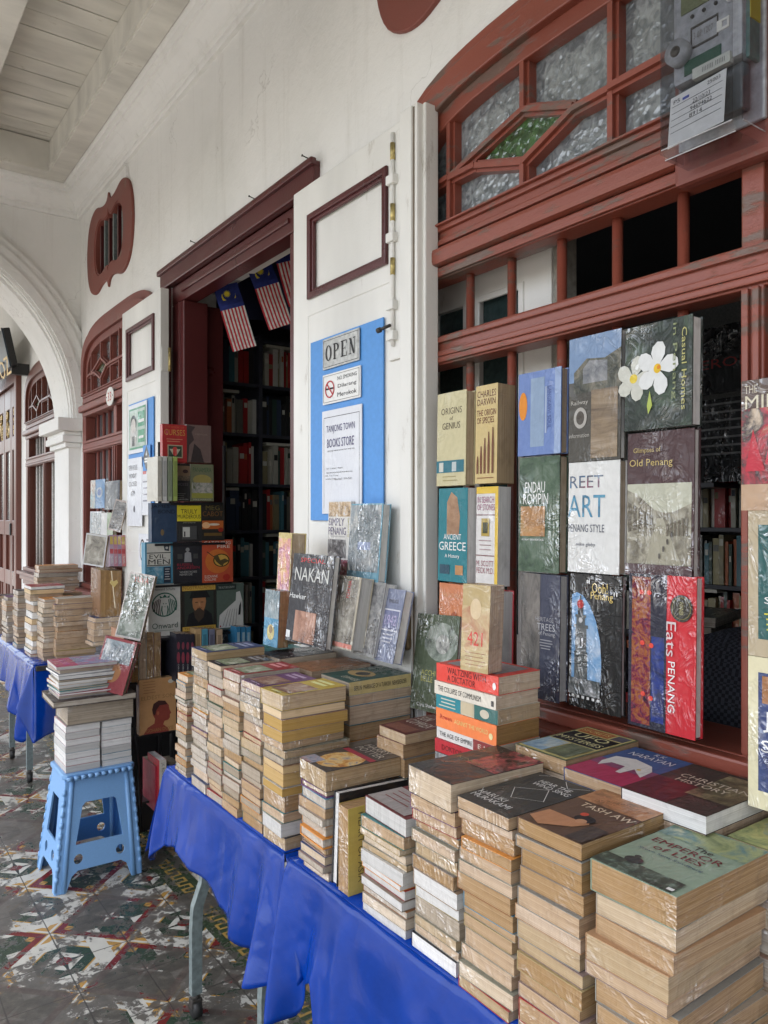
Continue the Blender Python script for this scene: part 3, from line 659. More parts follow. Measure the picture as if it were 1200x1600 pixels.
mur = dict(cov=(.035, .035, .033), t=.022, w=.128, h=.212, pg='tan', label="charcoal novel with white lozenge lines on top of its stack",
  front=[('t', 'HEAR THE\nWIND SING', .60, .78, .66, .15, (.62, .62, .6)), ('t', 'HARUKI\nMURAKAMI', .42, .19, .72, .16, (.62, .62, .6)), L_(.25, .52, .62, .70), L_(.62, .70, .88, .46), L_(.25, .52, .50, .32), L_(.50, .32, .88, .46), L_(.0, .3, .22, .12), L_(.12, .9, .3, .99), L_(.55, .96, .75, .84), L_(.75, .84, .98, .96)])
stack(.902, .962, ZT, 1.006, 14, st + "charcoal novel with white lozenge", mur, .126, .2, ('tan', 'tan', 'cream'))
dk = dict(cov=(.035, .03, .028), t=.052, w=.135, h=.225, pg='cream', a=-3, dx=-.008, label="thick dark glossy hardback with red highlights topping the fourth stack from the right edge",
  front=[('r', .35, .45, 1, 1, PH('embers', [(.02, .015, .015), (.06, .02, .02), (.35, .07, .07), (.05, .03, .03)], 30)), ('t', 'KINGS', .35, .5, .5, .05, (.22, .16, .07))])
stack(.906, 1.108, ZT, 1.022, 13, st + "thick dark hardback with red highlights", dk, .128, .2, ('tan', 'cream', 'white', 'grey'), seq=[None, None, 'tan', 'tan', 'tan', 'cream', 'tan', 'white', 'white'])
mar = dict(cov=(.12, .015, .02), t=.036, w=.152, h=.22, pg='white', a=-3, label="maroon hardback with white pages and a grey title panel",
  front=[('r', 0, .03, .9, .42, (.30, .28, .27)), ('r', .2, .5, 1, 1, PH('roses', [(.08, .01, .015), (.25, .02, .03), (.40, .12, .12)], 25))] + lines(.1, .8, .34, 3, .08, (.2, .05, .05), .015))
stack(.902, 1.266, ZT, .912, 12, st + "maroon hardback with white pages", mar, .146, .205, ('white', 'cream', 'white', 'grey'), seq=['white', 'tan', 'cream', 'cream', 'cream', 'white', 'white', 'white'])
hp = dict(cov=(.06, .05, .045), t=.047, w=.128, h=.205, pg='cream', a=-2, label="thick fantasy novel with a golden round picture topping the front stack",
  front=[('e', .55, .36, .42, .30, PH('dragon', [(.25, .05, .03), (.50, .25, .06), (.62, .45, .20), (.1, .12, .25)], 35)), ('r', 0, 0, .42, .2, PH('dragonb', [(.05, .1, .2), (.3, .3, .35), (.4, .1, .05)], 30)), ('r', .0, .58, 1, .66, (.30, .03, .05)), ('t', 'HARRY\nPOTTER', .5, .84, .85, .24, (.42, .38, .33))])
stack(.902, 1.545, ZT, .923, 11, st + "fantasy novel with golden disc", hp, .116, .2, ('cream', 'tan', 'grey'), hard=.2)
# two books standing on their tails in the gap of the front row
b = book(.20, .205, .024, BK, 'white', hard=True); put(b, xf((1.008, 1.449, ZT + .002), -180, 0, -2), "black hardback standing upright in the front row, its white pages outwards")
b = book(.165, .190, .042, (.50, .38, .09), 'tan', front=[('t', 'HEART OF ASIA', .80, .47, .80, .085, 90, (.10, .08, .03)), ('t', 'THE', .62, .70, .20, .085, 90, (.10, .08, .03))])
put(b, xf((.990, 1.444, ZT + .192), 0, 0, 180), "mustard yellow book standing in the front row with dark vertical title lettering")

# ---------------------------------------------------------------- nearest table, back row
ufo = dict(cov=(.10, .11, .06), t=.03, w=.135, h=.225, label="flying saucer book with a yellow and blue gridded cover, lying by the sill",
  front=[('r', .03, .02, .97, .98, (.55, .48, .20)), ('r', .06, .80, .66, .95, (.40, .13, .05)), ('r', .70, .80, .94, .95, (.10, .10, .12)), ('t', 'SECRETS', .36, .875, .52, .07, (.6, .5, .2)), ('r', .06, .44, .94, .77, BK), ('t', 'UFO', .52, .69, .62, .12, (.62, .58, .30)), ('t', 'MYSTERIES', .5, .53, .82, .09, (.62, .58, .30)), ('r', .06, .04, .48, .41, PH('sea', [(.10, .22, .35), (.3, .42, .5), (.5, .5, .4)], 20)), ('r', .52, .04, .94, .41, PH('olive', [(.05, .06, .03), (.2, .22, .12)], 30))])
stack(1.135, 1.062, ZT, 1.030, 8, "", ufo, .13, .2, stuff=True)
nar = dict(cov=(.05, .09, .22), t=.024, w=.132, h=.218, pg='brown', label="blue and magenta novel with a white elephant, lying beside the sill",
  front=[('r', 0, 0, 1, .34, (.34, .03, .08)), ('r', 0, .34, 1, .5, (.20, .06, .12)), ('p', [(.12, .62), (.12, .42), (.20, .30), (.27, .44), (.50, .44), (.56, .26), (.64, .26), (.66, .44), (.80, .36), (.92, .30), (.88, .50), (.74, .62), (.40, .68)], (.55, .55, .52)), ('t', 'R.K.', .55, .92, .2, .07, (.55, .56, .6)), ('t', 'NARAYAN', .52, .80, .72, .10, (.55, .56, .6)), ('e', .72, .45, .03, .02, (.6, .4, .05))])
stack(1.118, .922, ZT, 1.024, 8, "", nar, .13, .2, stuff=True)
chh = dict(cov=(.045, .035, .03), t=.030, w=.16, h=.215, pg='white', label="dark history paperback with white pages lying by the cream framed rack",
  front=[('r', 0, .0, .55, .5, (.09, .015, .02)), ('r', .5, .3, 1, .95, PH('painting', [(.03, .03, .02), (.12, .10, .06), (.30, .25, .14)], 25)), ('t', 'CHRISTIAN', .55, .66, .8, .085, (.50, .45, .36)), ('t', 'HISTORY', .50, .54, .6, .085, (.50, .45, .36))])
stack(1.112, .765, ZT, 1.030, 8, "", chh, .15, .2, stuff=True)
gg = dict(cov=(.20, .26, .10), t=.03, w=.13, h=.21, label="green painted paperback lying behind the pale green novel",
  front=[('r', 0, 0, 1, 1, PH('meadow', [(.05, .08, .05), (.30, .35, .15), (.50, .48, .20), (.1, .25, .3)], 16))])
stack(1.150, .615, ZT, .992, 8, "", gg, .13, .2, stuff=True)
sun = dict(cov=(.10, .02, .018), t=.026, w=.108, h=.172, label="dark red paperback with cream title topping the small stack near the lock",
  front=[('t', 'SUN\nCOMPLEX', .5, .62, .8, .42, (.5, .46, .4)), ('r', .1, .05, .9, .3, (.18, .06, .04))])
stack(1.10, 1.512, ZT, .980, 9, st + "dark red paperback with cream title", sun, .108, .172, ('cream', 'tan', 'tan'))
# spines towards the walkway
sp = [("red paperback with black title on its spine, top of the spine-out stack", (.62, .05, .035), 'cream', .040, [('t', 'WALTZING WITH\nA DICTATOR', .5, .5, .62, .8, (.05, .01, .01)), ('e', .94, .45, .025, .2, WH)]),
      ("cream paperback with a plain black title, second in the spine-out stack", (.62, .57, .48), 'cream', .030, [('t', 'THE COLLAPSE OF COMMUNISM', .42, .5, .70, .42, BK), ('r', .93, .2, .97, .6, BK)]),
      ("teal and cream paperback, third in the spine-out stack", (.50, .44, .32), 'cream', .032, [('r', 0, .02, .42, .98, (.02, .20, .24)), ('r', .42, .1, .62, .9, (.50, .42, .28)), ('r', .64, .02, 1, .98, (.03, .12, .11)), ('e', .80, .5, .07, .3, (.5, .45, .35))] + lines(.05, .38, .8, 3, .25, (.5, .5, .4), .08)),
      ("orange paperback, fourth in the spine-out stack", (.75, .20, .06), 'brown', .044, [('t', 'AGAINST THE WORLD', .6, .55, .55, .22, (.70, .55, .2)), ('t', 'Rowen', .18, .6, .2, .25, (.4, .03, .03)), ('e', .92, .4, .03, .16, (.7, .6, .3))]),
      ("white paperback with a maroon half, fifth in the spine-out stack", (.60, .58, .55), 'cream', .026, [('r', .62, .02, 1, .98, (.22, .03, .03)), ('t', 'THE AGE OF EMPIRE', .33, .5, .55, .4, BK), ('t', 'E.H.', .8, .5, .2, .4, (.6, .5, .4))]),
      ("crimson paperback with dark title, sixth in the spine-out stack", (.42, .02, .03), 'tan', .030, [('t', 'DOKTOR DAGAR', .45, .5, .65, .4, (.06, .01, .01))]),
      ("black and white paperback, seventh in the spine-out stack", (.10, .10, .11), 'tan', .032, [('t', 'M', .62, .5, .10, .6, WH), ('r', 0, 0, .35, 1, PH('bw', [(.05, .05, .05), (.5, .5, .5)], 60))])]
z = 1.163
for lab, c, pg, t, els in sp:
    z -= t; b = book(.128, .198, t - .0007, c, pg, spine=els, front=[('r', .1, .1, .9, .9, PH('smoke', [(.10, .10, .11), (.35, .35, .36)], 9))] if 'top of' in lab else ())
    put(b, xf((1.125 + .064 + rnd.uniform(-.003, .003), 1.168 + rnd.uniform(-.002, .002), z), rnd.uniform(-1.2, 1.2), flat=True), lab, "books lying spine outwards")
stack(1.12, 1.27, ZT, z - .0006, 8, "the lower part of the spine-out stack", None, .125, .198, ('tan', 'cream'), rot=0, first=7, stuff=True)
b = book(.072, .186, .054, (.40, .30, .14), 'tan', front=[('r', 0, .05, 1, .75, PH('saint', [(.25, .18, .08), (.50, .40, .22), (.35, .15, .08)], 14)), ('t', '421', .5, .38, .55, .16, (.50, .03, .02)), ('e', .5, .72, .2, .12, (.55, .42, .25))] + lines(.15, .9, .22, 4, .045, (.3, .15, .08)))
put(b, xf((1.165, 1.236, 1.1635), -78, 2, 1), "thick tan paperback with red number 421, standing on the spine-out stack")

# ---------------------------------------------------------------- middle table, front row of six stacks
WR[0] = 1.0
names = ["leftmost stack on the middle table", "second stack from left on the middle table", "third stack from left on the middle table", "fourth stack from left on the middle table", "fifth stack from left on the middle table", "middle table's front stack with golden pages"]
yy = [2.372, 2.225, 2.105, 1.994, 1.868, 1.742]; tops = [.992, 1.092, 1.070, 1.064, 1.056, 1.056]; nn = [19, 18, 18, 18, 17, 14]; ww = [.088, .118, .104, .108, .118, .112]
for i in range(6):
    stack(.902, yy[i], ZT, tops[i], nn[i], names[i], None, ww[i], .185 + (.02 if i == 1 else 0), ('tan', 'grey', 'cream', 'grey') if i < 5 else ('gold', 'cream', 'tan'), jit=.0035, hard=.0,
          seq=['cream', 'gold', 'gold', 'gold', 'tan', 'cream', 'grey', 'gold', 'gold', 'gold', 'tan', 'tan', 'white'] if i == 5 else None)
# second row
for (x, y, z1, n, lab, rot, pal) in ((1.115, 2.36, 1.05, 12, "the back left stack of the middle table", -90, ('tan', 'brown')), (1.12, 2.19, 1.058, 12, "the second back stack of the middle table", -90, ('tan', 'cream')), (1.115, 2.0, 1.05, 12, "the third back stack of the middle table", -90, ('cream', 'tan'))):
    stack(x, y, ZT, z1, n, lab, None, .14, .21, pal, rot=rot, stuff=True)
grn = dict(cov=(.02, .06, .05), t=.036, w=.145, h=.205, sc=(.50, .40, .18), label="dark green book with tan lettered spine, topping the stack below the lock", front=[('e', .55, .55, .35, .16, (.35, .24, .10)), ('e', .5, .55, .16, .10, (.03, .03, .03)), ('t', 'BERNARD', .3, .85, .5, .1, (.4, .4, .3))],
           spine=[('t', 'BERLIN  MARRIAGE OF A TURKISH  NEWSREADER', .5, .5, .85, .35, BK)], dx=0)
# this stack turns its spines to the near end
def stack_x(x0, yf, z0, z1, n, where, top, pal):
    ts = [rnd.uniform(.7, 1.4) for _ in range(n)]; ts[-1] = 0; k = (z1 - z0 - top['t'] - .0006 * n) / sum(ts); ts = [q * k for q in ts]; ts[-1] = top['t']; z = z0
    for i in range(n):
        last = i == n - 1; pg = rnd.choice(pal)
        b = book(top['w'], top['h'] + rnd.uniform(-.006, .004), ts[i], top['cov'] if last else rnd.choice(COVERS), pg, front=top['front'] if last else (), spine=top['spine'] if last else (), spine_col=top['sc'] if last else None)
        loc = (x0 if last else x0 + top['h'], yf + top['w'] / 2 + rnd.uniform(-.003, .003), z)
        # spine of the top one faces the near end, the others turn their fore-edge there
        A = Matrix(((0, 1, 0), (1, 0, 0), (0, 0, 1)))
        M = xf((x0 + top['h'], yf + top['w'] / 2, z), 90, flat=True) if last else xf((x0, yf + top['w'] / 2, z), -90 + rnd.uniform(-1, 1), flat=True)
        put(b, M, top['label'] if last else f"{PGN[pg]} book lying {ORD[n-1-i]} in the {where}", "books lying in stacks"); z += ts[i] + .0006
stack_x(1.115, 1.715, ZT, 1.056, 10, "stack topped by the dark green book", grn, ('brown', 'grey', 'tan'))
# books standing on the back row against the door leaf
def face_on_x(px0, px1, pyt, pyb, X, t, cov, pg, label, front=(), hard=True, lean=4, yaw=-90, roll=0, spine=(), group=None, dz=0, cat="book"):
    """px0/px1 = left and right edge of the cover, pyt/pyb = its top and bottom at the right edge, on the plane x = X"""
    a = onX(px0, pyb, X); b_ = onX(px1, pyb, X); c = onX(px1, pyt, X); pg = 'white' if pg == 'grey' else pg
    ww = a[1] - b_[1]; hh = c[2] - b_[2]
    b = book(ww, hh, t, cov, pg, front=front, hard=hard, spine=spine)
    base = xf((X + t, (a[1] + b_[1]) / 2, b_[2] + dz), yaw, lean, roll)
    return put(b, base, label, group)
def SHK(k):  # silvery glare of the wrap put into mottled grey cover tones
    pal = [[(.05, .09, .11), (.20, .27, .30), (.42, .46, .46)], [(.08, .07, .06), (.26, .24, .20), (.46, .44, .38)], [(.05, .05, .06), (.20, .20, .20), (.40, .39, .37)], [(.06, .08, .09), (.24, .28, .30), (.5, .5, .48)], [(.05, .06, .05), (.20, .23, .19), (.42, .43, .40)]]
    return PH('wrapped%d' % k, pal[k % 5], [11, 20, 30, 15, 24][k % 5], 7, .5, (1, 1, 1), 2.2)
SH = PH('silver', [(.06, .07, .08), (.16, .17, .17), (.34, .34, .32), (.12, .13, .14)], 16, 6, .5, (1, 1, 1), 1.6)  # wrap reflection painted as mottled silver grey
face_on_x(428, 448, 834, 1010, 1.20, .055, (.50, .40, .16), 'cream', "tall yellow patterned book at the left of the standing row", [('r', .05, .05, .95, .95, PH('batik', [(.55, .45, .15), (.65, .35, .2), (.5, .2, .3), (.6, .6, .4)], 22))], lean=3)
face_on_x(411, 433, 925, 1014, 1.16, .04, (.08, .26, .40), 'brown', "small blue and white paperback standing leftmost against the dark doorway", [('r', 0, .5, 1, 1, SHK(0)), ('e', .5, .25, .25, .14, (.6, .5, .2)), ('e', .5, .3, .12, .07, (.3, .2, .1))], hard=False, lean=3)
face_on_x(445, 508, 870, 1018, 1.165, .022, (.03, .03, .035), 'grey', "large black magazine style book with white capitals in the standing row",
  [('t', 'SPECIAL', .5, .93, .6, .05, (.5, .03, .03)), ('t', 'NAKAN', .5, .77, .82, .15, (.55, .55, .52)), ('t', 'Hawker', .22, .52, .42, .06, WH), ('r', .2, .02, .72, .36, PH('portrait', [(.08, .03, .02), (.35, .18, .12), (.5, .3, .22)], 12)), ('r', .02, .04, .12, .12, WH)], lean=7)
for k, (c, l) in enumerate((((.30, .02, .03), 'crimson'), ((.55, .54, .5), 'cream'), ((.05, .12, .14), 'dark teal'), ((.35, .05, .05), 'red'))):
    face_on_x(447 + k, 509 + k, 872, 1016, 1.192 + k * .014, .011, c, 'grey', f"thin {l} book standing behind the large black magazine style book", lean=7)
face_on_x(507, 548, 906, 1022, 1.20, .045, (.40, .36, .28), 'grey', "silvery wrapped book with red lettering standing in the row", [('r', .06, .04, .94, .96, SHK(1)), ('t', 'DIALOGUE', .4, .97, .7, .04, BK), ('r', .0, .02, 1, .08, (.55, .2, .15)), ('t', 'PERKASA', .62, .82, .24, .12, (.5, .05, .05), 90, (.5, .05, .05))], lean=10)
face_on_x(551, 583, 914, 1033, 1.24, .04, (.25, .25, .24), 'grey', "creased grey wrapped book second from right in the standing row", [('r', .04, .04, .96, .96, SHK(2))], lean=12)
face_on_x(584, 613, 925, 1042, 1.25, .032, (.16, .18, .26), 'grey', "blue grey book with a white ruled box, rightmost in the standing row", [('r', .08, .42, .92, .72, (.5, .5, .55)), ('r', .11, .44, .89, .70, (.14, .15, .25)), ('t', '1942', .5, .57, .6, .14, (.35, .30, .45)), ('t', 'BRIDGE', .5, .83, .5, .05, (.1, .1, .12))] + lines(.2, .8, .38, 3, .05, (.4, .4, .45), .02), lean=13)
face_on_x(541, 590, 787, 912, 1.285, .03, (.14, .30, .38), 'grey', "pale blue creased wrapped book standing above the others against the door leaf", [('r', .0, .12, .97, .98, SHK(3)), ('r', .3, .4, .7, .5, (.25, .3, .45))], lean=5, dz=0)
face_on_x(511, 546, 783, 905, 1.325, .018, (.62, .60, .56), 'white', "white food guide with stacked photo strips below the paper notice",
  [('r', .02, .80, .98, .99, PH('hawkers', [(.05, .05, .05), (.5, .35, .2), (.6, .6, .6)], 50)), ('t', 'SIMPLY', .38, .73, .7, .10, (.10, .08, .16)), ('t', 'PENANG', .42, .61, .78, .10, (.10, .08, .16)), ('t', 'A Foodie Journey', .45, .54, .65, .03, (.3, .3, .3)), ('r', .02, .26, .82, .50, PH('mono', [(.02, .02, .02), (.15, .14, .14), (.5, .5, .48)], 35)), ('r', .02, .0, .98, .24, PH('mono2', [(.02, .02, .02), (.25, .05, .08), (.4, .4, .4)], 30)), ('t', 'FLAVOURS', .92, .66, .24, .05, (.5, .45, .1), 90, (.5, .45, .1))], lean=1.5, hard=False)
# leaning book beside the window
face_on_x(640, 706, 968, 1126, 1.315, .016, (.07, .09, .055), 'white', "dark green hardback with a pale ink drawing, leaning on the window frame", [('e', .62, .72, .38, .20, SHK(4)), ('e', .66, .70, .16, .1, PH('ink', [(.5, .5, .45), (.05, .05, .05)], 40)), ('t', 'ACCHI\nBELLE', .38, .36, .34, .12, (.35, .33, .1)), ('t', 'Chris Shadwell', .42, .06, .5, .035, WH)], lean=9, roll=-3)

# ---------------------------------------------------------------- books displayed in the window
g = "books displayed upright in the window"; WR[0] = .8
ftext = lambda s_, u, v, w_, h_, c: ('t', s_, u, v, w_, h_, c)
face_on_x(682, 727, 608, 758, 1.36, .034, (.50, .45, .27), 'cream', "cream book with small dark title and teal picture band, top left of the window", [ftext('ORIGINS', .5, .80, .72, .07, (.10, .08, .05)), ftext('of', .5, .72, .12, .04, (.10, .08, .05)), ftext('GENIUS', .5, .64, .62, .07, (.10, .08, .05)), ('r', .0, .14, .95, .27, (.02, .13, .17)), ('r', .1, .15, .25, .25, (.5, .5, .45)), ('r', .55, .15, .7, .25, (.4, .45, .45))] + lines(.2, .8, .10, 2, .04, (.3, .25, .1)), group=g, lean=1)
face_on_x(742, 776, 598, 755, 1.36, .062, (.52, .40, .18), 'cream', "tan thick paperback with marching ape figures, second in the top window row", [ftext('CHARLES\nDARWIN', .5, .87, .86, .15, (.10, .03, .02)), ftext('THE ORIGIN\nOF SPECIES', .5, .68, .88, .14, (.12, .03, .02))] + [('p', [(x - .045, .10), (x + .045, .10), (x + .05, h_ * .7), (x + .02, h_), (x - .02, h_), (x - .05, h_ * .7)], (.14, .05, .02)) for x, h_ in ((.12, .28), (.28, .38), (.45, .46), (.63, .52), (.82, .56))] + lines(.1, .9, .06, 1, .1, (.2, .08, .03)), hard=False, group=g, lean=1)
face_on_x(684, 729, 762, 912, 1.36, .042, (.015, .16, .19), 'grey', "teal history of a classical land with a stone relief, left of the middle window row", [('p', [(.3, .5), (.3, .85), (.45, .96), (.65, .9), (.75, .7), (.72, .5)], PH('relief', [(.2, .1, .05), (.4, .25, .15)], 20)), ftext('ANCIENT', .5, .48, .6, .06, WH), ftext('GREECE', .5, .38, .92, .09, WH), ftext('A History', .5, .27, .5, .05, WH), ('r', .08, .08, .42, .18, (.02, .06, .09)), ('r', .62, .08, .88, .18, (.4, .2, .08))], hard=False, group=g, lean=1)
face_on_x(743, 777, 760, 918, 1.365, .045, (.58, .56, .54), 'grey', "white and yellow paperback with purple capitals, second in the middle window row", [('r', .86, 0, 1, 1, (.62, .42, .05)), ('r', 0, .93, 1, 1, (.62, .42, .05)), ftext('IN SEARCH\nOF STONES', .45, .83, .8, .14, (.28, .08, .16)), ('r', .0, .71, .86, .72, (.2, .1, .1)), ('r', .25, .50, .62, .68, (.35, .25, .05)), ('r', .32, .53, .55, .64, (.05, .05, .02)), ('r', .0, .30, .86, .31, (.2, .1, .1)), ftext('M. SCOTT\nPECK M.D.', .45, .19, .8, .13, (.30, .12, .14))] + lines(.15, .75, .46, 3, .045, (.3, .2, .2)), hard=False, group=g, lean=1)
face_on_x(685, 726, 915, 1040, 1.365, .035, (.50, .18, .08), 'grey', "salmon pink book behind the tan number book, bottom left of the window", [('e', .6, .45, .2, .2, (.32, .08, .03)), ('r', .5, 0, .75, .35, (.32, .08, .03)), ftext('HENDRA', .5, .85, .7, .06, (.6, .3, .15))], group=g, lean=1)
face_on_x(752, 780, 925, 1050, 1.365, .05, (.45, .04, .05), 'grey', "red book behind the tan number book, its pale fore-edge showing", group=g, lean=1)
face_on_x(809, 876, 572, 708, 1.365, .026, (.13, .20, .42), 'cream', "sky blue wrapped book with an orange flower, third in the top window row", [('r', .3, .1, .62, .92, (.22, .30, .42)), ('e', .12, .60, .10, .17, (.62, .22, .02)), ('r', .64, .25, .68, .8, (.3, .36, .5)), ('t', 'LANGKAWI SOUL', .74, .55, .5, .08, (.06, .09, .25), -90, (.06, .09, .25)), ('r', .86, .0, 1, 1, (.25, .33, .5))], group=g, lean=1)
face_on_x(810, 873, 711, 897, 1.365, .03, (.035, .06, .04), 'cream', "dark green jungle book with white condensed title in the middle window row", [('r', .0, .0, 1, 1, PH('jungle', [(.02, .04, .025), (.06, .10, .06), (.12, .16, .12)], 22)), ftext('ENDAU', .40, .735, .50, .095, WH), ftext('ROMPIN', .42, .635, .62, .095, WH), ('r', .05, .31, .66, .57, PH('buffalo', [(.30, .25, .12), (.40, .20, .07), (.10, .06, .03)], 9)), ftext('A MALAYSIAN HERITAGE', .36, .28, .55, .016, WH)], group=g, lean=1)
face_on_x(813, 873, 900, 1100, 1.365, .03, (.045, .05, .08), 'grey', "dark slate book about trees with pale lettering, bottom window row", [('r', 0, .05, .5, 1, PH('bark', [(.03, .03, .03), (.12, .11, .10), (.2, .18, .16)], 14, 5, 1, (2, .6, 2))), ftext('HERITAGE', .62, .64, .46, .035, (.3, .3, .32)), ftext('TREES', .66, .58, .46, .055, (.42, .42, .44)), ftext('of Penang', .68, .525, .42, .04, (.42, .42, .44))] + lines(.5, .85, .48, 4, .022, (.3, .3, .32)), group=g, lean=1)
face_on_x(888, 969, 512, 717, 1.355, .02, (.06, .055, .045), 'grey', "railway book with blue sky and station photo, fourth in the top window row", [('r', 0, .64, 1, 1, (.16, .24, .38)), ('p', [(.1, .6), (.1, .72), (.35, .82), (.7, .80), (1, .86), (1, .55), (.1, .55)], PH('trees', [(.02, .025, .02), (.08, .08, .06), (.2, .18, .14)], 30)), ('p', [(.28, .62), (.28, .74), (.40, .80), (.75, .78), (.75, .62)], PH('carriage', [(.05, .06, .08), (.3, .3, .3)], 30)), ('r', .45, .02, .95, .56, PH('timber', [(.06, .04, .03), (.22, .16, .10), (.35, .28, .2)], 12, 5, 1, (.5, 2, 1))), ftext('Railway', .22, .47, .34, .045, (.40, .38, .34)), ('e', .24, .35, .13, .085, (.35, .33, .30)), ('e', .24, .35, .08, .055, (.06, .05, .04)), ftext('information', .22, .21, .4, .035, (.4, .38, .34))], group=g, lean=1)
face_on_x(887, 967, 718, 899, 1.355, .026, (.60, .60, .58), 'cream', "white street art book with multicoloured capitals in the middle window row", [ftext('REET', .36, .82, .66, .11, PH('mural', [(.35, .05, .12), (.10, .10, .12), (.03, .15, .3)], 30)), ftext('ART', .36, .60, .74, .20, PH('mural2', [(.05, .05, .06), (.05, .20, .32), (.15, .35, .45)], 30)), ftext('PENANG STYLE', .36, .40, .72, .07, (.08, .09, .12)), ftext('mike gibby', .36, .25, .38, .04, (.08, .09, .12))], group=g, lean=1)
sky = PH('cloudy', [(.07, .20, .42), (.18, .34, .55), (.55, .60, .65)], 9, 5, .4)
twr = (.09, .10, .10)
face_on_x(889, 970, 902, 1122, 1.355, .016, (.012, .012, .012), 'grey', "black book showing a clock tower in an arch of blue sky, bottom window row",
  [('p', [(.04, .20), (.04, .84), (.14, .86), (.26, .84), (.40, .77), (.52, .66), (.60, .52), (.63, .36), (.62, .2)], sky), ('r', .10, .20, .36, .42, twr), ('r', .12, .42, .34, .60, (.12, .13, .13)), ('r', .09, .595, .37, .62, twr), ('r', .14, .62, .31, .68, (.10, .11, .11)), ('r', .12, .675, .33, .695, twr), ('r', .17, .695, .27, .745, (.05, .05, .05)), ('e', .22, .775, .065, .035, (.42, .03, .03)), ('r', .21, .80, .23, .84, twr), ('e', .23, .655, .04, .02, (.5, .5, .5)), ('r', .18, .46, .22, .52, (.4, .4, .4)), ('r', .25, .46, .29, .52, (.4, .4, .4)), ('r', .0, .10, .62, .22, PH('streetlow', [(.01, .01, .01), (.10, .11, .11), (.4, .4, .4)], 45)),
   ftext('Ooh!', .60, .905, .30, .075, (.65, .48, .14)), ftext('Penang', .64, .84, .42, .07, (.65, .48, .14)), ftext('"', .38, .945, .06, .03, WH), ftext('"', .90, .87, .07, .03, WH)] + [('r', .08 + k * .1, .075 + .0 * k, .13 + k * .1, .095, WH) for k in range(6)], group=g, lean=1)
def petal(cx, cy, a, L, wd, col):
    pts = []
    for t, q in ((0, .05), (.25, .55), (.55, 1), (.8, .9), (1, .35), (1, -.35), (.8, -.75), (.55, -.8), (.25, -.4), (0, -.05)):
        pts.append((cx + (math.cos(a) * t * L - math.sin(a) * q * wd) * 1.25, cy + (math.sin(a) * t * L + math.cos(a) * q * wd)))
    return ('p', pts, col)
fl = [petal(.14, .50, R(a), .22, .085, (.50, .50, .44)) for a in (70, 150, 215, 285, 350)] + [('e', .14, .5, .06, .045, (.6, .45, .03))]
fl += [petal(.50, .56, R(a), .25, .092, (.62, .63, .62)) for a in (82, 148, 216, 284, 8)] + [('e', .51, .56, .055, .045, (.65, .42, .02)), ('e', .53, .57, .025, .02, (.6, .2, .01)), ('p', [(.40, .36), (.44, .22), (.38, .14), (.36, .22)], (.35, .42, .08))]
face_on_x(976, 1081, 490, 664, 1.355, .035, (.016, .022, .018), 'grey', "black book with white frangipani flowers, top right of the window display", [('r', 0, 0, 1, 1, PH('leafdark', [(.008, .012, .01), (.02, .03, .022), (.05, .08, .05)], 16))] + fl + [('t', 'Casual Homes', .90, .52, .75, .07, (.45, .42, .15), -90, (.45, .42, .15)), ('t', 'in Penang', .76, .6, .7, .08, (.22, .25, .12), -90, (.22, .25, .12))], group=g, lean=1)
face_on_x(979, 1083, 668, 905, 1.36, .022, (.06, .03, .032), 'grey', "brown book with gold blackletter title over an old street photo", [('r', 0, .08, .97, .64, (.42, .42, .33)), ('p', [(0, .08), (0, .60), (.18, .56), (.42, .46), (.55, .44), (.70, .44), (.97, .50), (.97, .08)], PH('oldstreet', [(.06, .05, .035), (.22, .20, .15), (.40, .38, .30)], 34)), ('p', [(.30, .08), (.47, .40), (.56, .40), (.84, .08)], (.30, .28, .21))] + [('p', [(.02 + k * .085, .30 + k * .012), (.07 + k * .085, .31 + k * .012), (.07 + k * .085, .50 - k * .022), (.02 + k * .085, .515 - k * .022)], (.10, .085, .06)) for k in range(5)] + [('r', .62 + k * .055, .28, .65 + k * .055, .36 + .01 * k, (.12, .10, .07)) for k in range(6)] + [('e', .52 + .06 * k, .14 + .05 * k, .015, .02, (.07, .06, .05)) for k in range(4)] + [ftext('Glimpses of', .32, .87, .42, .045, (.42, .32, .12)), ftext('Old Penang', .38, .78, .66, .065, (.45, .34, .12)), ('r', 0, 0, 1, .08, (.07, .04, .045))], group=g, lean=1)
face_on_x(981, 1086, 903, 1158, 1.34, .026, (.50, .02, .03), 'grey', "red and dark book of night lights with black award seal, bottom right in window", [('r', 0, 0, .58, 1, (.02, .02, .035)), ('r', .05, .02, .34, .98, PH('lanterns', [(.02, .01, .02), (.15, .01, .04), (.30, .10, .02), (.1, .02, .15)], 60)), ('r', .36, .05, .55, .6, PH('night', [(.01, .01, .02), (.02, .04, .2), (.05, .05, .08)], 25))] + [('e', u, v, .035, .016, (.65, .06, .04)) for u, v in ((.20, .88), (.32, .88), (.22, .55), (.36, .54), (.24, .22), (.36, .20))] + [('e', .80, .80, .16, .085, (.03, .028, .02)), ('e', .80, .80, .135, .07, (.16, .14, .05)), ('e', .80, .80, .125, .065, (.03, .028, .02)), ('t', 'WINNER', .80, .80, .085, .06, (.35, .32, .15), -90, (.35, .32, .15)), ('t', 'PENANG', .67, .30, .32, .10, WH, -90, WH), ('t', 'Eats', .66, .60, .22, .14, (.6, .5, .5), -90, (.6, .5, .5))], group=g, lean=1)
for k, (c, lab) in enumerate((((.05, .05, .05), "black"), ((.30, .04, .06), "crimson"))):
    face_on_x(984 + k * 4, 1089 + k * 4, 905, 1156, 1.368 + k * .014, .012, c, 'grey', f"thin {lab} hardback standing behind the red award seal book", group=g, lean=1)
WR[0] = 1.0
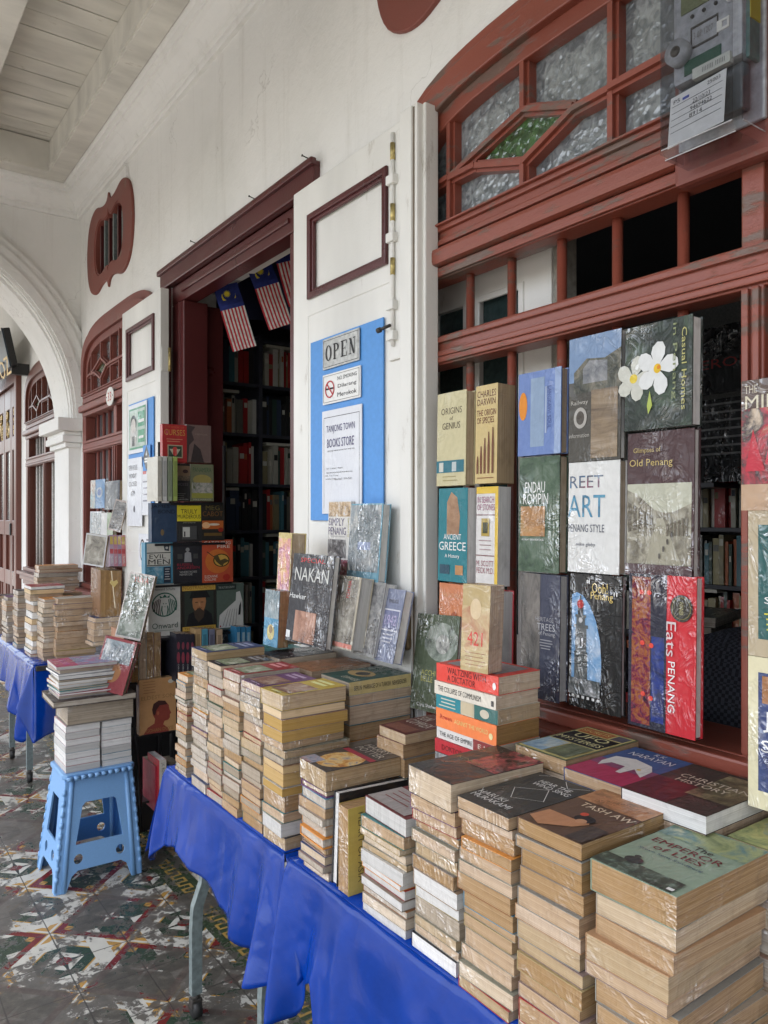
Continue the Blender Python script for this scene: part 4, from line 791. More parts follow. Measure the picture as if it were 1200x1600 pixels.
# rack books at the right edge
RX = 1.22
face_on_x(1159, 1290, 577, 797, RX, .02, (.10, .05, .05), 'grey', "travel book of robed crowds with cream capitals, uppermost at the right edge", [('r', 0, .0, 1, 1, PH('robes', [(.30, .18, .10), (.42, .04, .06), (.06, .05, .05), (.5, .4, .3)], 18)), ('r', 0, .78, 1, 1, (.10, .07, .06)), ftext('THE', .12, .93, .16, .06, (.55, .5, .4)), ftext('IN THE', .6, .93, .5, .10, (.6, .55, .42)), ftext('MIDDLE', .5, .83, .9, .10, (.6, .55, .42)), ('p', [(.05, .3), (.15, .62), (.3, .3)], (.45, .03, .05)), ('p', [(.3, .35), (.42, .7), (.6, .3)], (.48, .05, .07)), ('r', 0, 0, 1, .2, (.42, .28, .18))], group="books on the rack at the right edge", lean=0, hard=False)
def framed(px0, pyt, pyb, fc, label, inner):
    a = onX(px0, pyb, RX); c = onX(px0, pyt, RX)
    hh = c[2] - a[2]; ww = .17
    b = book(ww, hh, .05, fc, 'cream', front=[('r', .10, .12, .98, .9, inner[0])] + inner[1:], hard=True)
    put(b, xf((RX + .05, a[1] - ww / 2, a[2]), -90, 0, 0), label, "books on the rack at the right edge")
framed(1169, 797, 1023, (.40, .33, .22), "khaki bordered book with a teal panel, middle one at the right edge", [(.02, .09, .09), ('t', 'Sogyal', .36, .38, .4, .06, WH), ('r', .22, .5, .8, .8, (.20, .22, .12))] + lines(.15, .9, .3, 4, .035, (.6, .55, .05), .01))
framed(1169, 1024, 1258, (.62, .57, .38), "cream bordered book with blue panel and large white initial, lowest at right edge", [(.04, .06, .16), ('t', 'JOHN', .46, .58, .62, .14, WH), ('t', 'SEVEN', .46, .42, .66, .08, WH), ('r', .14, .7, .5, .88, (.30, .14, .06)), ('r', .2, .14, .9, .3, PH('ornate', [(.04, .05, .14), (.3, .15, .08)], 30))])
# ================================================================ TABLES AND CLOTHS
def bent_leg(x, y, caster=True, dx=.0):
    m = MB()
    P_ = [(x, y, .645), (x, y, .46), (x - .004, y, .40), (x - .03 + dx, y, .33), (x - .034 + dx, y, .27), (x - .034 + dx, y, .07)]
    A = []; hw, hd = .016, .012
    for p in P_: A.append([(p[0] - hw, p[1] - hd, p[2]), (p[0] + hw, p[1] - hd, p[2]), (p[0] + hw, p[1] + hd, p[2]), (p[0] - hw, p[1] + hd, p[2])])
    V = [q for a in A for q in a]; F_ = [(i*4+k, i*4+(k+1) % 4, (i+1)*4+(k+1) % 4, (i+1)*4+k) for i in range(len(A)-1) for k in range(4)]
    m.add(V, F_ + [(3, 2, 1, 0)] + [tuple(len(A)*4-4+k for k in range(4))], M_STEEL); return m, (x - .034 + dx, y)
def table(y0, y1, label, x0=.90, x1=1.38, zt=ZT, legs=None, cols=M_STEEL):
    t = empty("folding_table", ((x0 + x1) / 2, (y0 + y1) / 2, 0)); tag(t, label, "table", "tables covered with blue plastic sheet")
    def loc(o): o.location = -Vector(t.location); return o
    m = MB(); m.box((x0 + .004, y0, zt - .03), (x1, y1, zt - .004), M_DKSTEEL, bev=.004); loc(m.build("tabletop", t))
    for (x, y) in legs:
        m, (cx, cy) = bent_leg(x, y); l = loc(m.build("leg", t))
        m = MB(); m.tube([(cx, cy, .07), (cx, cy, .05)], .012, M_DKSTEEL); m.box((cx - .016, cy - .014, .03), (cx + .016, cy + .014, .058), M_DKSTEEL, bev=.004)
        m.tube([(cx - .012, cy, .026), (cx + .012, cy, .026)], .026, M_RUBBER, 16); o = m.build("caster", l)
    m = MB(); m.tube([(x1 - .06, y0 + .06, .28), (x1 - .06, y1 - .06, .28)], .012, cols); loc(m.build("stretcher", t)); return t
table(.2, 1.60, "nearest folding table heaped with stacked novels, cut by the photo's lower right corner", legs=[(.935, .32), (1.30, .32), (.935, 1.47), (1.30, 1.47)])
table(1.69, 2.47, "middle folding table with bent grey legs, beside the blue stool", legs=[(.915, 2.20), (1.30, 2.20), (.930, 1.775), (1.30, 1.775)])
table(4.55, 6.3, "far folding table under the arch", legs=[(.93, 4.68), (1.30, 4.68), (.93, 5.2), (1.30, 5.9)])
def interp(tab, y):
    tab = sorted(tab)
    if y <= tab[0][0]: return tab[0][1]
    for (a, b), (c, d_) in zip(tab, tab[1:]):
        if y <= c: t = (y - a) / (c - a); t = t * t * (3 - 2 * t) * .5 + t * .5; return b + (d_ - b) * t
    return tab[-1][1]
def cloth(y0, y1, hem, label, x0=.898, x1=1.39, folds=(), near=None, far=None, zt=ZT, ph=0.):
    """sheet over the table: top, front skirt with its own hem line, and the ends that hang down"""
    m = MB(); ny = 260
    m.grid(lambda u, v: (x0 + (x1 - x0) * v, y0 + (y1 - y0) * u, zt + .0006 * math.sin(40 * u + 13 * v)), 60, 8, M_TARP)
    def wob(y, s_):     # folds grow towards the hem
        o = .010 * s_ * math.sin(11 * y + ph + 1.2 * s_) + .006 * math.sin(24 * y + 3 * ph - 2 * s_) * s_ + .004 * s_ * s_ * math.sin(37 * y + 2 * ph)
        for q_ in range(7):      # sharp creases fanning from the table edge
            fy = y0 + (y1 - y0) * ((q_ * .618 + ph * .37) % 1.0) + (.10 * ((q_ * .37) % 1) - .05) * s_; o += (.016 if q_ % 2 else .010) * s_ * max(0, 1 - abs(y - fy) / (.035 + .03 * s_))
        for fy, amp, wd in folds: o += amp * s_ * math.exp(-((y - fy + .05 * (s_ - .5) * (1 if amp > 0 else -1)) / wd) ** 2)
        return o
    ys0, ys1 = y0 - (near or 0), y1 + (far or 0)
    def sk(u, v):
        y = ys0 + (ys1 - ys0) * u; yc_ = min(max(y, y0), y1); over = y - yc_
        hz = interp(hem, y); s_ = v
        yy = yc_ + over * s_ ** .8 ; drop = (zt - hz) * s_
        r = min(s_ * 12, 1)
        return (x0 - .008 * r - wob(y, s_) - .02 * s_ + abs(over) * .15 * s_, yy, zt - drop - .0)
    m.grid(sk, ny, 26, M_TARP)
    for (on, ye, sg) in ((near is not None, y0, -1), (far is not None, y1, 1)):
        if not on: continue
        ln = near if sg < 0 else far; n_ = interp(hem, ye + sg * ln)
        def en(u, v, ye=ye, sg=sg, ln=ln, n_=n_):
            x = x0 - .03 + (x1 - x0 + .03) * u if True else 0; x = x0 + (x1 - x0) * u
            hz = n_ + (.30 if u > .5 else 0) * (u - .5) * 2 + .03 * math.sin(9 * u)
            k = (1 - u) ** 2
            return (x - (.028) * v * k, ye + sg * (ln * k + .012 * math.sin(14 * u) + .01) * v ** .8 + sg * .004, zt - (zt - hz) * v)
        m.grid(en, 40, 20, M_TARP)
    o = m.build("tablecloth", weld=True)
    sm = o.modifiers.new("th", 'SOLIDIFY'); sm.thickness = .0008
    return tag(o, label, "tablecloth", "blue plastic sheets over the tables")
cloth(1.675, 2.485, [(1.50, .46), (1.60, .40), (1.68, .37), (1.78, .36), (1.86, .365), (2.0, .41), (2.15, .45), (2.3, .475), (2.42, .44), (2.50, .37), (2.58, .33), (2.66, .36)], "blue plastic sheet draped over the middle table, its far corner flared beside the stool",
      folds=((1.72, .055, .035), (1.80, -.02, .04), (2.50, .05, .03), (2.43, -.012, .03), (2.57, .03, .03)), near=.10, far=.13, ph=.4)
cloth(.15, 1.645, [(.1, .05), (1.15, .05), (1.32, .08), (1.42, .30), (1.47, .47), (1.52, .44), (1.58, .33), (1.65, .29), (1.74, .40)], "blue plastic sheet over the nearest table, dropping in a pointed fold beside the middle table",
      folds=((1.64, .045, .03), (1.54, -.02, .04), (1.38, .03, .06), (1.15, .02, .05)), near=None, far=.07, ph=2.0)
cloth(4.58, 6.35, [(4.35, .33), (4.47, .27), (4.56, .45), (4.7, .22), (4.85, .32), (5.1, .42), (5.5, .45), (6.4, .45)], "blue plastic sheet over the far table beyond the stool, knotted at the near corner",
      folds=((4.58, .06, .05), (4.75, .05, .06), (4.66, -.05, .04), (5.0, .03, .07)), near=.14, far=.05, ph=1.0)
# white block low behind the tables
m = MB(); m.box((1.34, .9, -.004), (1.449, 1.75, .36), M_WALL, bev=.01); o = m.build("wall_plinth", shop)

# ================================================================ STOOL AND WHAT STANDS ON IT
st_ = empty("folding_step_stool", (.88, 3.39, 0)); tag(st_, "light blue plastic folding step stool carrying a tall pile of books", "stool")
def plate4(name, p00, p10, p11, p01, outer, holes, th, mat, extra=None):
    """plate spanned between four corners; outline in unit coordinates"""
    m = MB(); m.plate(outer, holes, 1.0, mat)
    A, B, C_, D = map(Vector, (p00, p10, p11, p01)); nrm = (B - A).cross(D - A).normalized()
    m.v = [(A * (1 - v.x) + B * v.x) * (1 - v.y) + (D * (1 - v.x) + C_ * v.x) * v.y + nrm * v.z * th for v in m.v]
    if extra: extra(m)
    o = m.build(name, st_); o.location = -Vector(st_.location); return o
circ = lambda cx, cy, rx, ry, n=20: [(cx + rx * math.cos(2 * math.pi * i / n), cy + ry * math.sin(2 * math.pi * i / n)) for i in range(n)]
outer = [(0, 0), (.12, 0), (.17, .13), (.24, .17), (.76, .17), (.83, .13), (.88, 0), (1, 0), (1, 1), (0, 1)]
win = [(.20, .40), (.80, .40), (.80, .42), (.74, .74), (.70, .77), (.30, .77), (.26, .74), (.20, .42)]
fx0, fx1, fy0, fy1 = .71, 1.05, 3.22, 3.53; tx0, tx1, ty0, ty1 = .765, 1.03, 3.285, 3.50; zt_ = .425
def ribs(m, A, B, C_, D):
    A, B, C_, D = map(Vector, (A, B, C_, D))
    for u in (.09, .91):
        p = A * (1 - u) + B * u; q = D * (1 - u) + C_ * u; m.tube([p, p * .5 + q * .5, q], .011, M_STOOL, 10)
for (a, b_, c, d_) in (((fx0, fy0, 0), (fx1, fy0, 0), (tx1, ty0, zt_), (tx0, ty0, zt_)), ((fx1, fy1, 0), (fx0, fy1, 0), (tx0, ty1, zt_), (tx1, ty1, zt_))):
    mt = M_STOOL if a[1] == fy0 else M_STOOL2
    plate4("side_panel", a, b_, c, d_, outer, [win, circ(.24, .27, .055, .045), circ(.76, .27, .055, .045)], .008, mt, lambda m, a=a, b_=b_, c=c, d_=d_: ribs(m, a, b_, c, d_))
winl = [(.22, .42), (.78, .42), (.72, .80), (.28, .80)]
for (a, b_, c, d_) in (((fx0, fy1, 0), (fx0, fy0, 0), (tx0, ty0, zt_), (tx0, ty1, zt_)), ((fx1, fy0, 0), (fx1, fy1, 0), (tx1, ty1, zt_), (tx1, ty0, zt_))):
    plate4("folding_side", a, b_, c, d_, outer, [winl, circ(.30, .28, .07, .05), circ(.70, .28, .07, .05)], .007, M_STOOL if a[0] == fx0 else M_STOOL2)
for (a, b_) in (((fx0, fy0), (tx0, ty0)), ((fx1, fy0), (tx1, ty0)), ((fx0, fy1), (tx0, ty1))):
    m = MB(); p0 = Vector((a[0], a[1], .01)); p1 = Vector((b_[0], b_[1], zt_ - .01)); m.tube([p0, p1], .0055, M_STOOL, 8)
    for k in range(9):
        t = .1 + k * .095; p = Vector((a[0] + (b_[0] - a[0]) * t, a[1] + (b_[1] - a[1]) * t, zt_ * t)); q = p + Vector(((b_[0] - a[0]) * .05, (b_[1] - a[1]) * .05, .022)); m.tube([p, q], .0085, M_STOOL, 8)
    o = m.build("hinge_barrel", st_); o.location = -Vector(st_.location)
m = MB()
sl_ = [rect(-.105 + i * .026, -.075, -.105 + i * .026 + .010, -.055) for i in range(3)]
m.plate([(-.145, -.105), (-.130, -.12), (.130, -.12), (.145, -.105), (.145, .105), (.13, .12), (-.13, .12), (-.145, .105)], sl_, .022, M_STOOL, Matrix.Translation((.897, 3.392, .438)), bev=.005)
for k in range(10): m.tube([(.765 + k * .027, 3.262, .433), (.785 + k * .027, 3.262, .433)], .009, M_STOOL, 8)
o = m.build("top", st_); o.location = -Vector(st_.location)
zs = .4495
for c_, (cx, n_) in enumerate(((.835, 7), (.972, 7))):
    z = zs
    for i in range(n_):
        t = .0245 + rnd.uniform(-.001, .004)
        b = book(.20, .136 if c_ == 0 else .122, t, rnd.choice([(.50, .55, .58), (.10, .25, .35), (.55, .35, .35), (.6, .6, .6)]), 'white')
        put(b, xf((cx - (.068 if c_ == 0 else .061) + rnd.uniform(-.002, .002), 3.395, z), -90, flat=True), f"white-paged paperback {ORD[n_-1-i]} from the top in the {'left' if c_ == 0 else 'right'} column on the blue stool", "white-paged books on the blue stool"); z += t + .0006
    ztop_ = z if c_ == 0 else max(z, ztop_)
z = ztop_ + .001
b = book(.215, .270, .082, (.16, .15, .14), 'grey', hard=True); put(b, xf((.772, 3.395, z), -91, flat=True), "thick grey wrapped volume lying on the white paged books of the stool"); z += .083
b = book(.25, .330, .026, (.06, .045, .04), 'grey', hard=True, front=[('r', .1, .1, .9, .9, PH('smoke', [(.10, .10, .11), (.35, .35, .36)], 9))]); put(b, xf((.718, 3.395, z), -92, flat=True), "wide dark brown glossy hardback lying above the thick grey volume"); zh_ = z + .0265; z += .027
for i, (c, t) in enumerate((((.5, .5, .52), .012), ((.5, .06, .1), .008), ((.05, .2, .2), .010), ((.1, .3, .3), .008), ((.5, .2, .08), .014), ((.6, .55, .45), .012), ((.08, .08, .1), .008), ((.5, .5, .5), .014), ((.1, .1, .12), .010), ((.6, .6, .6), .016))):
    b = book(.19, .225 + rnd.uniform(-.01, .01), t, c, 'white' if i % 3 else 'grey'); put(b, xf((.742 + rnd.uniform(-.008, .008), 3.395 + rnd.uniform(-.006, .006), z), -90 + rnd.uniform(-3, 3), flat=True), f"thin magazine {ORD[10 - i]} in the pile on top of the stool's books", "magazines piled on the stool"); z += t + .0008
b = book(.20, .240, .014, (.38, .05, .12), 'white', front=[('r', 0, .35, 1, 1, PH('collage', [(.40, .05, .12), (.15, .2, .35), (.5, .4, .35)], 14)), ('t', 'COLOUR', .5, .2, .7, .1, (.5, .1, .4))]); put(b, xf((.735, 3.395, z), -92, flat=True), "pink and blue glossy magazine topping the pile on the stool"); ZM = z + .015
b = book(.155, .225, .03, (.20, .025, .03), 'grey', front=[('e', .5, .38, .26, .2, (.28, .12, .04)), ('r', .06, .55, .94, .95, SHK(3))], hard=True); put(b, xf((.952, 3.325, zh_), -50, 14, 10), "maroon hardback with round gold emblem leaning on the pile on the stool")
b = book(.115, .285, .028, (.5, .45, .42), 'cream', front=[('r', .04, .03, .96, .97, SHK(4)), ('t', 'YUVA', .5, .90, .6, .08, (.5, .1, .08))]); put(b, xf(onY(203, 998, 3.36), -42, 10, 10), "tall silvery wrapped hardback leaning above the maroon one beside the coffee company book")

# ================================================================ DISPLAY RACK IN THE DOORWAY
YR = 3.40
WR[0] = .25
rk = empty("display_rack", (1.33, YR + .12, 0)); tag(rk, "black tiered rack filling the doorway's left half with books facing out", "rack")
def rloc(o): o.location = -Vector(rk.location); return o
m = MB()
for x in (1.27, 1.60):
    m.tube([(x, YR + .06, 0), (x, YR + .06, 1.0)], .009, M_BLACK); m.tube([(x, YR + .22, 0), (x, YR + .22, 1.85)], .009, M_BLACK)
rloc(m.build("upright", rk)); m = MB(); m.box((1.12, YR + .235, .0), (1.61, YR + .245, .98), M_BLACK); rloc(m.build("back_panel", rk))  # black back sheet added to keep the view behind the lower shelves dark
LV = []
def dbook(px0, px1, pyt, pyb, cov, label, front, pg='cream', t=.03, dy=0, hard=False, wr=None):
    a = onY(px0, pyb, YR + dy); b_ = onY(px1, pyb, YR + dy); c = onY(px0, pyt, YR + dy)
    b = book(b_[0] - a[0], c[2] - a[2], t, cov, pg, front=front, hard=hard)
    put(b, xf(((a[0] + b_[0]) / 2, YR + dy + t, a[2]), 0, 1.2), label, "books facing out on the doorway rack"); return a[2]
WD = lambda s_, u, v, a, b_, c: ('t', s_, u, v, a, b_, c)
dbook(254, 292, 662, 722, (.36, .025, .025), "red book of curses with gold title, topmost left on the doorway rack", [WD('THE BOOK OF', .5, .93, .8, .05, (.5, .1, .05)), WD('CURSES', .5, .79, .86, .15, (.5, .25, .06))] + lines(.15, .85, .62, 2, .06, (.5, .2, .12), .02) + [('r', .2, .12, .82, .46, (.35, .3, .2)), ('r', .24, .15, .78, .43, (.03, .05, .03)), ('e', .5, .29, .12, .12, (.5, .05, .04)), ('p', [(.28, .35), (.42, .35), (.42, .2)], (.45, .4, .3)), ('p', [(.72, .35), (.58, .35), (.58, .2)], (.45, .4, .3))])
dbook(292, 330, 663, 722, (.15, .10, .09), "mauve brown book with dim seated figure, topmost right on the rack", [('p', [(.05, .0), (.1, .45), (.3, .6), (.2, .8), (.35, .95), (.0, .98), (0, 0)], (.05, .035, .035)), ('p', [(.15, 0), (.3, .5), (.55, .35), (.7, 0)], (.04, .03, .03)), ('t', 'MEMOIR', .6, .75, .5, .04, (.25, .18, .16))])
dbook(264, 297, 724, 783, (.02, .02, .02), "black paperback with veiled woman's eyes in the second row of the rack", [('r', 0, .62, 1, .95, (.20, .13, .08)), ('e', .30, .80, .13, .05, (.04, .02, .02)), ('e', .78, .80, .13, .05, (.04, .02, .02)), ('r', 0, .55, 1, .68, PH('veil', [(.05, .04, .03), (.2, .15, .1)], 80)), WD('PRINCESS', .5, .45, .8, .07, (.10, .08, .10)), WD('JEAN SASSON', .5, .04, .8, .05, (.3, .3, .3))] + lines(.2, .8, .2, 3, .05, (.2, .2, .2)))
dbook(298, 334, 725, 783, (.16, .17, .10), "olive paperback with a painted garden party in the second row", [WD('PANAMERA', .5, .85, .8, .12, (.05, .10, .05)), ('e', .5, .58, .4, .14, (.30, .25, .08)), ('r', .05, .22, .95, .5, PH('garden', [(.10, .12, .05), (.30, .30, .28), (.5, .45, .4)], 55)), ('r', .05, .08, .95, .22, (.28, .28, .06)), WD('MIKE MARKER', .5, .04, .8, .05, (.4, .4, .3))])
for k, (c, l) in enumerate((((.5, .48, .42), 'silvery wrapped'), ((.5, .5, .48), 'white'), ((.25, .3, .2), 'grey green'), ((.3, .38, .1), 'lime green'))):
    b = book(.14, .198, .018, c, 'cream', spine=[('r', .1, .1, .9, .9, tuple(x * .7 for x in c))]); a = onY(231 + k * 8.2, 783, YR + .01); put(b, xf((a[0] + .02, YR + .01, a[2]), 90, 0, 0), f"{l} paperback standing spine-out left of the veiled woman book, {ORD[k+1] if k else 'first'} from left")
dbook(237, 276, 786, 848, (.022, .045, .09), "navy cloth bound book with embossed title, left in third row of the rack", [WD('JAMES', .35, .90, .75, .10, (.008, .012, .02)), WD('BOND', .6, .78, .7, .10, (.008, .012, .02)), ('e', .42, .25, .07, .08, (.14, .10, .05))], t=.045, hard=True)
dbook(276, 315, 785, 847, (.02, .02, .02), "black crime book with yellow title panel, centre of the rack's third row", [('r', .02, .52, .98, .98, (.62, .52, .03)), WD('A WEIRD COLLECTION OF', .5, .93, .8, .03, BK), WD('TRULY', .5, .77, .66, .11, BK), WD('MURDEROUS', .5, .64, .92, .10, BK), WD('JOHN DUNNING', .5, .48, .5, .03, (.4, .4, .3)), ('r', .2, .06, .8, .40, (.06, .06, .06)), ('r', .24, .12, .52, .37, (.45, .45, .42)), ('r', .29, .13, .34, .26, BK)])
dbook(315, 350, 785, 845, (.02, .018, .015), "black teen novel with orange flare, right in the rack's third row", [WD('MEG', .5, .86, .62, .13, (.14, .11, .03)), WD('CABOT', .5, .70, .9, .13, (.16, .07, .02)), ('r', .03, .30, .97, .52, (.40, .10, .02)), ('e', .2, .4, .18, .08, (.7, .4, .2)), ('e', .55, .42, .25, .03, (.6, .5, .4)), ('e', .85, .28, .12, .06, (.25, .02, .01)), ('r', .1, .12, .9, .2, (.12, .07, .02))])
dbook(227, 270, 848, 914, (.05, .20, .30), "blue and white true crime book with bold black title, fourth rack row", [('r', .06, .42, .92, .97, (.48, .47, .42)), ('r', .06, .735, .92, .755, BK), WD('EVIL', .45, .66, .6, .10, BK), WD('MEN', .5, .53, .78, .12, BK), ('r', .06, .435, .92, .455, BK), ('p', [(.66, .92), (.70, .80), (.86, .78), (.88, .93), (.78, .95)], (.04, .05, .06)), ('e', .78, .86, .05, .03, (.4, .4, .38)), ('r', .06, .02, .62, .40, PH('duo', [(.03, .10, .14), (.10, .28, .38), (.35, .45, .5)], 30)), ('r', .66, .02, .92, .40, (.02, .03, .05))] + lines(.68, .90, .36, 5, .06, (.4, .4, .4), .02), t=.05)
dbook(272, 316, 848, 913, (.018, .018, .022), "black novel with pale figure and dark red title, centre of the fourth row", [('e', .48, .82, .07, .05, (.2, .2, .2)), ('p', [(.36, .52), (.38, .74), (.48, .78), (.60, .74), (.62, .52)], (.24, .24, .25)), WD('RUSSELL\nANDRESEN', .5, .42, .8, .14, (.28, .02, .04)), WD('WHERE ROSES\nNEVER DIE', .5, .25, .62, .11, (.35, .34, .33)), ('r', .12, .6, .3, .72, (.05, .05, .05)), ('r', .68, .6, .85, .72, (.05, .05, .05))])
dbook(316, 364, 844, 912, (.42, .07, .03), "orange red novel with golden bird in a ring, right in the fourth row", [WD('CATCHING', .5, .93, .86, .07, (.62, .58, .5)), WD('FIRE', .70, .84, .42, .07, (.62, .58, .5)), ('e', .5, .5, .4, .28, (.50, .14, .03)), ('e', .62, .52, .27, .155, (.06, .04, .01)), ('e', .62, .52, .23, .130, (.50, .30, .06)), ('p', [(.36, .62), (.50, .66), (.58, .52), (.74, .56), (.88, .50), (.70, .44), (.66, .38), (.56, .42), (.44, .50)], (.07, .05, .02)), ('p', [(.14, .72), (.36, .60), (.38, .61), (.16, .735)], (.05, .03, .02)), WD('SUZANNE\nCOLLINS', .28, .12, .42, .13, (.62, .58, .5)), ('e', .78, .12, .12, .08, (.34, .03, .02))])
# row five
GD = (.02, .10, .07)
star = [('e', .50, .60, .40, .235, GD), ('e', .50, .60, .36, .21, (.50, .50, .47))]
for k in range(5):
    for s_ in (-1, 1):
        u = .5 + s_ * (.12 + .055 * k)
        star.append(('p', [(u, .40 + .018 * k), (u + s_ * .03, .40 + .02 * k), (u + s_ * (.055), .58), (u + s_ * .01, .74 - .02 * k), (u - s_ * .018, .74 - .02 * k), (u + s_ * .025, .57)], GD if s_ > 0 else (.05, .03, .03)))
star += [('e', .5, .60, .115, .10, (.50, .50, .47)), ('e', .46, .62, .018, .010, GD), ('e', .54, .62, .018, .010, GD), ('r', .47, .555, .53, .563, GD), ('p', [(.36, .70), (.34, .78), (.43, .745), (.5, .80), (.57, .745), (.66, .78), (.64, .70)], GD), ('e', .5, .715, .16, .022, (.50, .50, .47)),
         ('p', [(.40, .58), (.38, .50), (.42, .40), (.45, .40), (.42, .50), (.43, .58)], GD), ('p', [(.60, .58), (.62, .50), (.58, .40), (.55, .40), (.58, .50), (.57, .58)], GD)]
dbook(232, 282, 914, 996, (.50, .50, .47), "pale cover with round green siren emblem and dark green title, fifth rack row", star + [WD('Howard Schultz', .5, .90, .66, .05, (.08, .09, .08)), WD('Onward', .5, .20, .80, .11, (.03, .07, .05))] + lines(.15, .85, .11, 1, .1, (.2, .25, .2), .01), hard=True, t=.03)
dbook(284, 338, 914, 988, (.025, .022, .018), "book with an old portrait of a bearded man in a black hat, fifth row", [('r', .02, .86, .98, .99, (.50, .32, .06)), WD('NOSTRADAMUS', .5, .925, .9, .08, (.25, .12, .03)), ('r', .02, .01, .98, .10, (.50, .32, .06)), WD('THE PROPHECIES', .5, .055, .85, .05, (.12, .07, .02)), ('r', .08, .12, .92, .84, (.03, .04, .032)), ('p', [(.12, .12), (.20, .36), (.40, .44), (.70, .44), (.86, .34), (.90, .12)], BK), ('p', [(.30, .62), (.32, .50), (.40, .40), (.56, .36), (.66, .46), (.70, .62), (.68, .74), (.32, .74)], (.34, .16, .07)), ('p', [(.30, .52), (.36, .42), (.50, .50), (.62, .42), (.68, .52), (.62, .28), (.48, .18), (.38, .28)], (.05, .035, .025)), ('p', [(.22, .70), (.28, .84), (.72, .84), (.82, .70)], (.012, .012, .012)), ('r', .38, .60, .46, .615, (.03, .02, .02)), ('r', .54, .60, .62, .615, (.03, .02, .02)), ('p', [(.485, .60), (.52, .60), (.54, .53), (.48, .53)], (.42, .22, .11)), ('r', .43, .475, .58, .49, (.15, .05, .03))])
dbook(339, 381, 913, 985, (.08, .11, .09), "grey green book with white line figure, rightmost in the fifth row", [('p', [(.06, .04), (.10, .32), (.45, .50), (.70, .62), (.72, .80), (.86, .82), (.95, .6), (.98, .04)], (.50, .50, .47)), ('r', .0, .86, .72, .98, (.02, .03, .025))] + [('p', [(.2 + k * .12, .06), (.215 + k * .12, .06), (.42 + k * .08, .44), (.41 + k * .08, .44)], BK) for k in range(5)] + [WD('THE AUTOBIOGRAPHY', .36, .92, .6, .05, (.3, .32, .3)), ('e', .12, .08, .03, .02, (.3, .03, .03)), ('p', [(.78, .3), (.82, .5), (.9, .6), (.86, .3)], BK)])
# shelf boards of the rack under each row
for (py, x0_, x1_) in ((785, 266, 345), (849, 242, 352), (915, 230, 362), (998, 234, 380), (1068, 200, 400), (1152, 205, 280), (1256, 205, 285)):
    a = onY(x0_, py, YR); b_ = onY(x1_, py, YR)
    m = MB(); m.box((a[0], YR - .002, a[2] - .012), (min(b_[0], 1.62), YR + .16, a[2] - .002), M_BLACK); rloc(m.build("shelf", rk))
for i, (x0_, pg) in enumerate([(205, 'tan'), (216, 'brown'), (228, 'tan'), (240, 'tan'), (251, 'tan')]):
    a = onY(x0_ + 1, 1066, YR - .01); b = book(.19, .225, .033, rnd.choice(COVERS), pg); put(b, xf((a[0], YR + .09, a[2]), 90 + 180, 0, 0), f"tan-paged book standing fore-edge out on the rack's sixth shelf, {['first','second','third','fourth','fifth'][i]} from left", "books standing fore-edge out")
dsp = [('r', .15, .3, .85, .38, (.35, .03, .04)), ('r', .55, .2, .9, .8, (.4, .4, .4))]
for i in range(4):
    a = onY(263 + i * 7.2, 1062, YR - .01); b = book(.14, .215, .021, (.02, .02, .03), 'tan', spine=[('e', .5, .5, .12, .35, (.25, .04, .06)), ('e', .25, .5, .08, .3, (.2, .04, .06)), ('t', 'CHRONICLE', .78, .5, .3, .3, (.4, .4, .4))]); put(b, xf((a[0] + .01, YR - .01, a[2]), 90, 0, 0), f"black set volume with red spine emblem, {['first','second','third','fourth'][i]} from left on the sixth shelf", "matching black set volumes")
for i, (px, c, l) in enumerate(((293, (.45, .30, .15), "tan"), (303, (.08, .28, .38), "light blue"), (314, (.16, .16, .22), "slate wrapped"), (326, (.42, .30, .2), "buff"))):
    a = onY(px, 1062, YR); b = book(.14, .24, .028, c, 'tan', spine=[('r', .1, .2, .5, .8, tuple(x * .6 for x in c))]); put(b, xf((a[0] + .01, YR, a[2]), 90, 0, 0), f"{l} spined book on the sixth shelf right of the black set")
dbook(336, 356, 985, 1014, (.03, .035, .04), "small charcoal book with grey block lettering at the sixth shelf's right", [WD('MARKUS\nZUSAK', .5, .6, .8, .36, (.35, .35, .35))], dy=.02)
for i in range(3):
    a = onY(357 + i * 8, 1020, YR); b = book(.13, .13, .021, (.03, .16, .30), 'tan', spine=[('r', .2, .2, .8, .8, (.25, .35, .4))]); put(b, xf((a[0] + .01, YR, a[2]), 90, 0, 0), f"blue spined paperback, {['first','second','third'][i]} of three at the sixth shelf's right end", "three blue paperbacks")
dbook(218, 275, 1064, 1150, (.48, .26, .11), "tan biography with brown profile portrait of a man, below the sixth shelf", [WD('ELDEST SON', .5, .66, .9, .07, (.28, .16, .06)), ('p', [(.10, 0), (.22, .12), (.40, .18), (.42, .26), (.36, .34), (.34, .44), (.38, .54), (.52, .59), (.70, .57), (.80, .48), (.82, .40), (.87, .33), (.83, .31), (.83, .25), (.78, .21), (.68, .20), (.64, .14), (.78, .06), (.80, 0)], (.24, .045, .03)), ('p', [(.34, .44), (.38, .54), (.52, .59), (.70, .57), (.76, .50), (.55, .50), (.46, .42), (.42, .32), (.36, .36)], (.05, .015, .012)), ('e', .50, .36, .035, .035, (.36, .10, .05)), ('e', .86, .92, .08, .035, (.55, .52, .45)), WD('GOHAN DUYIE', .55, .06, .75, .06, (.30, .16, .05))] + lines(.08, .45, .96, 5, .05, (.30, .15, .06), .012), t=.04, dy=-.03)
a = onY(236, 1262, YR - .04)
b = book(.15, .225, .032, (.40, .02, .03), 'white', spine=[('r', .0, .02, 1, .98, (.52, .49, .42)), ('t', 'J.K. ROWLING  The Casual Vacancy', .5, .5, .9, .5, (.03, .03, .05))]); put(b, xf((a[0] + .01, YR - .04, a[2]), 90, 0, 0), "cream spined hardback with black title, standing on the lowest shelf of the rack")
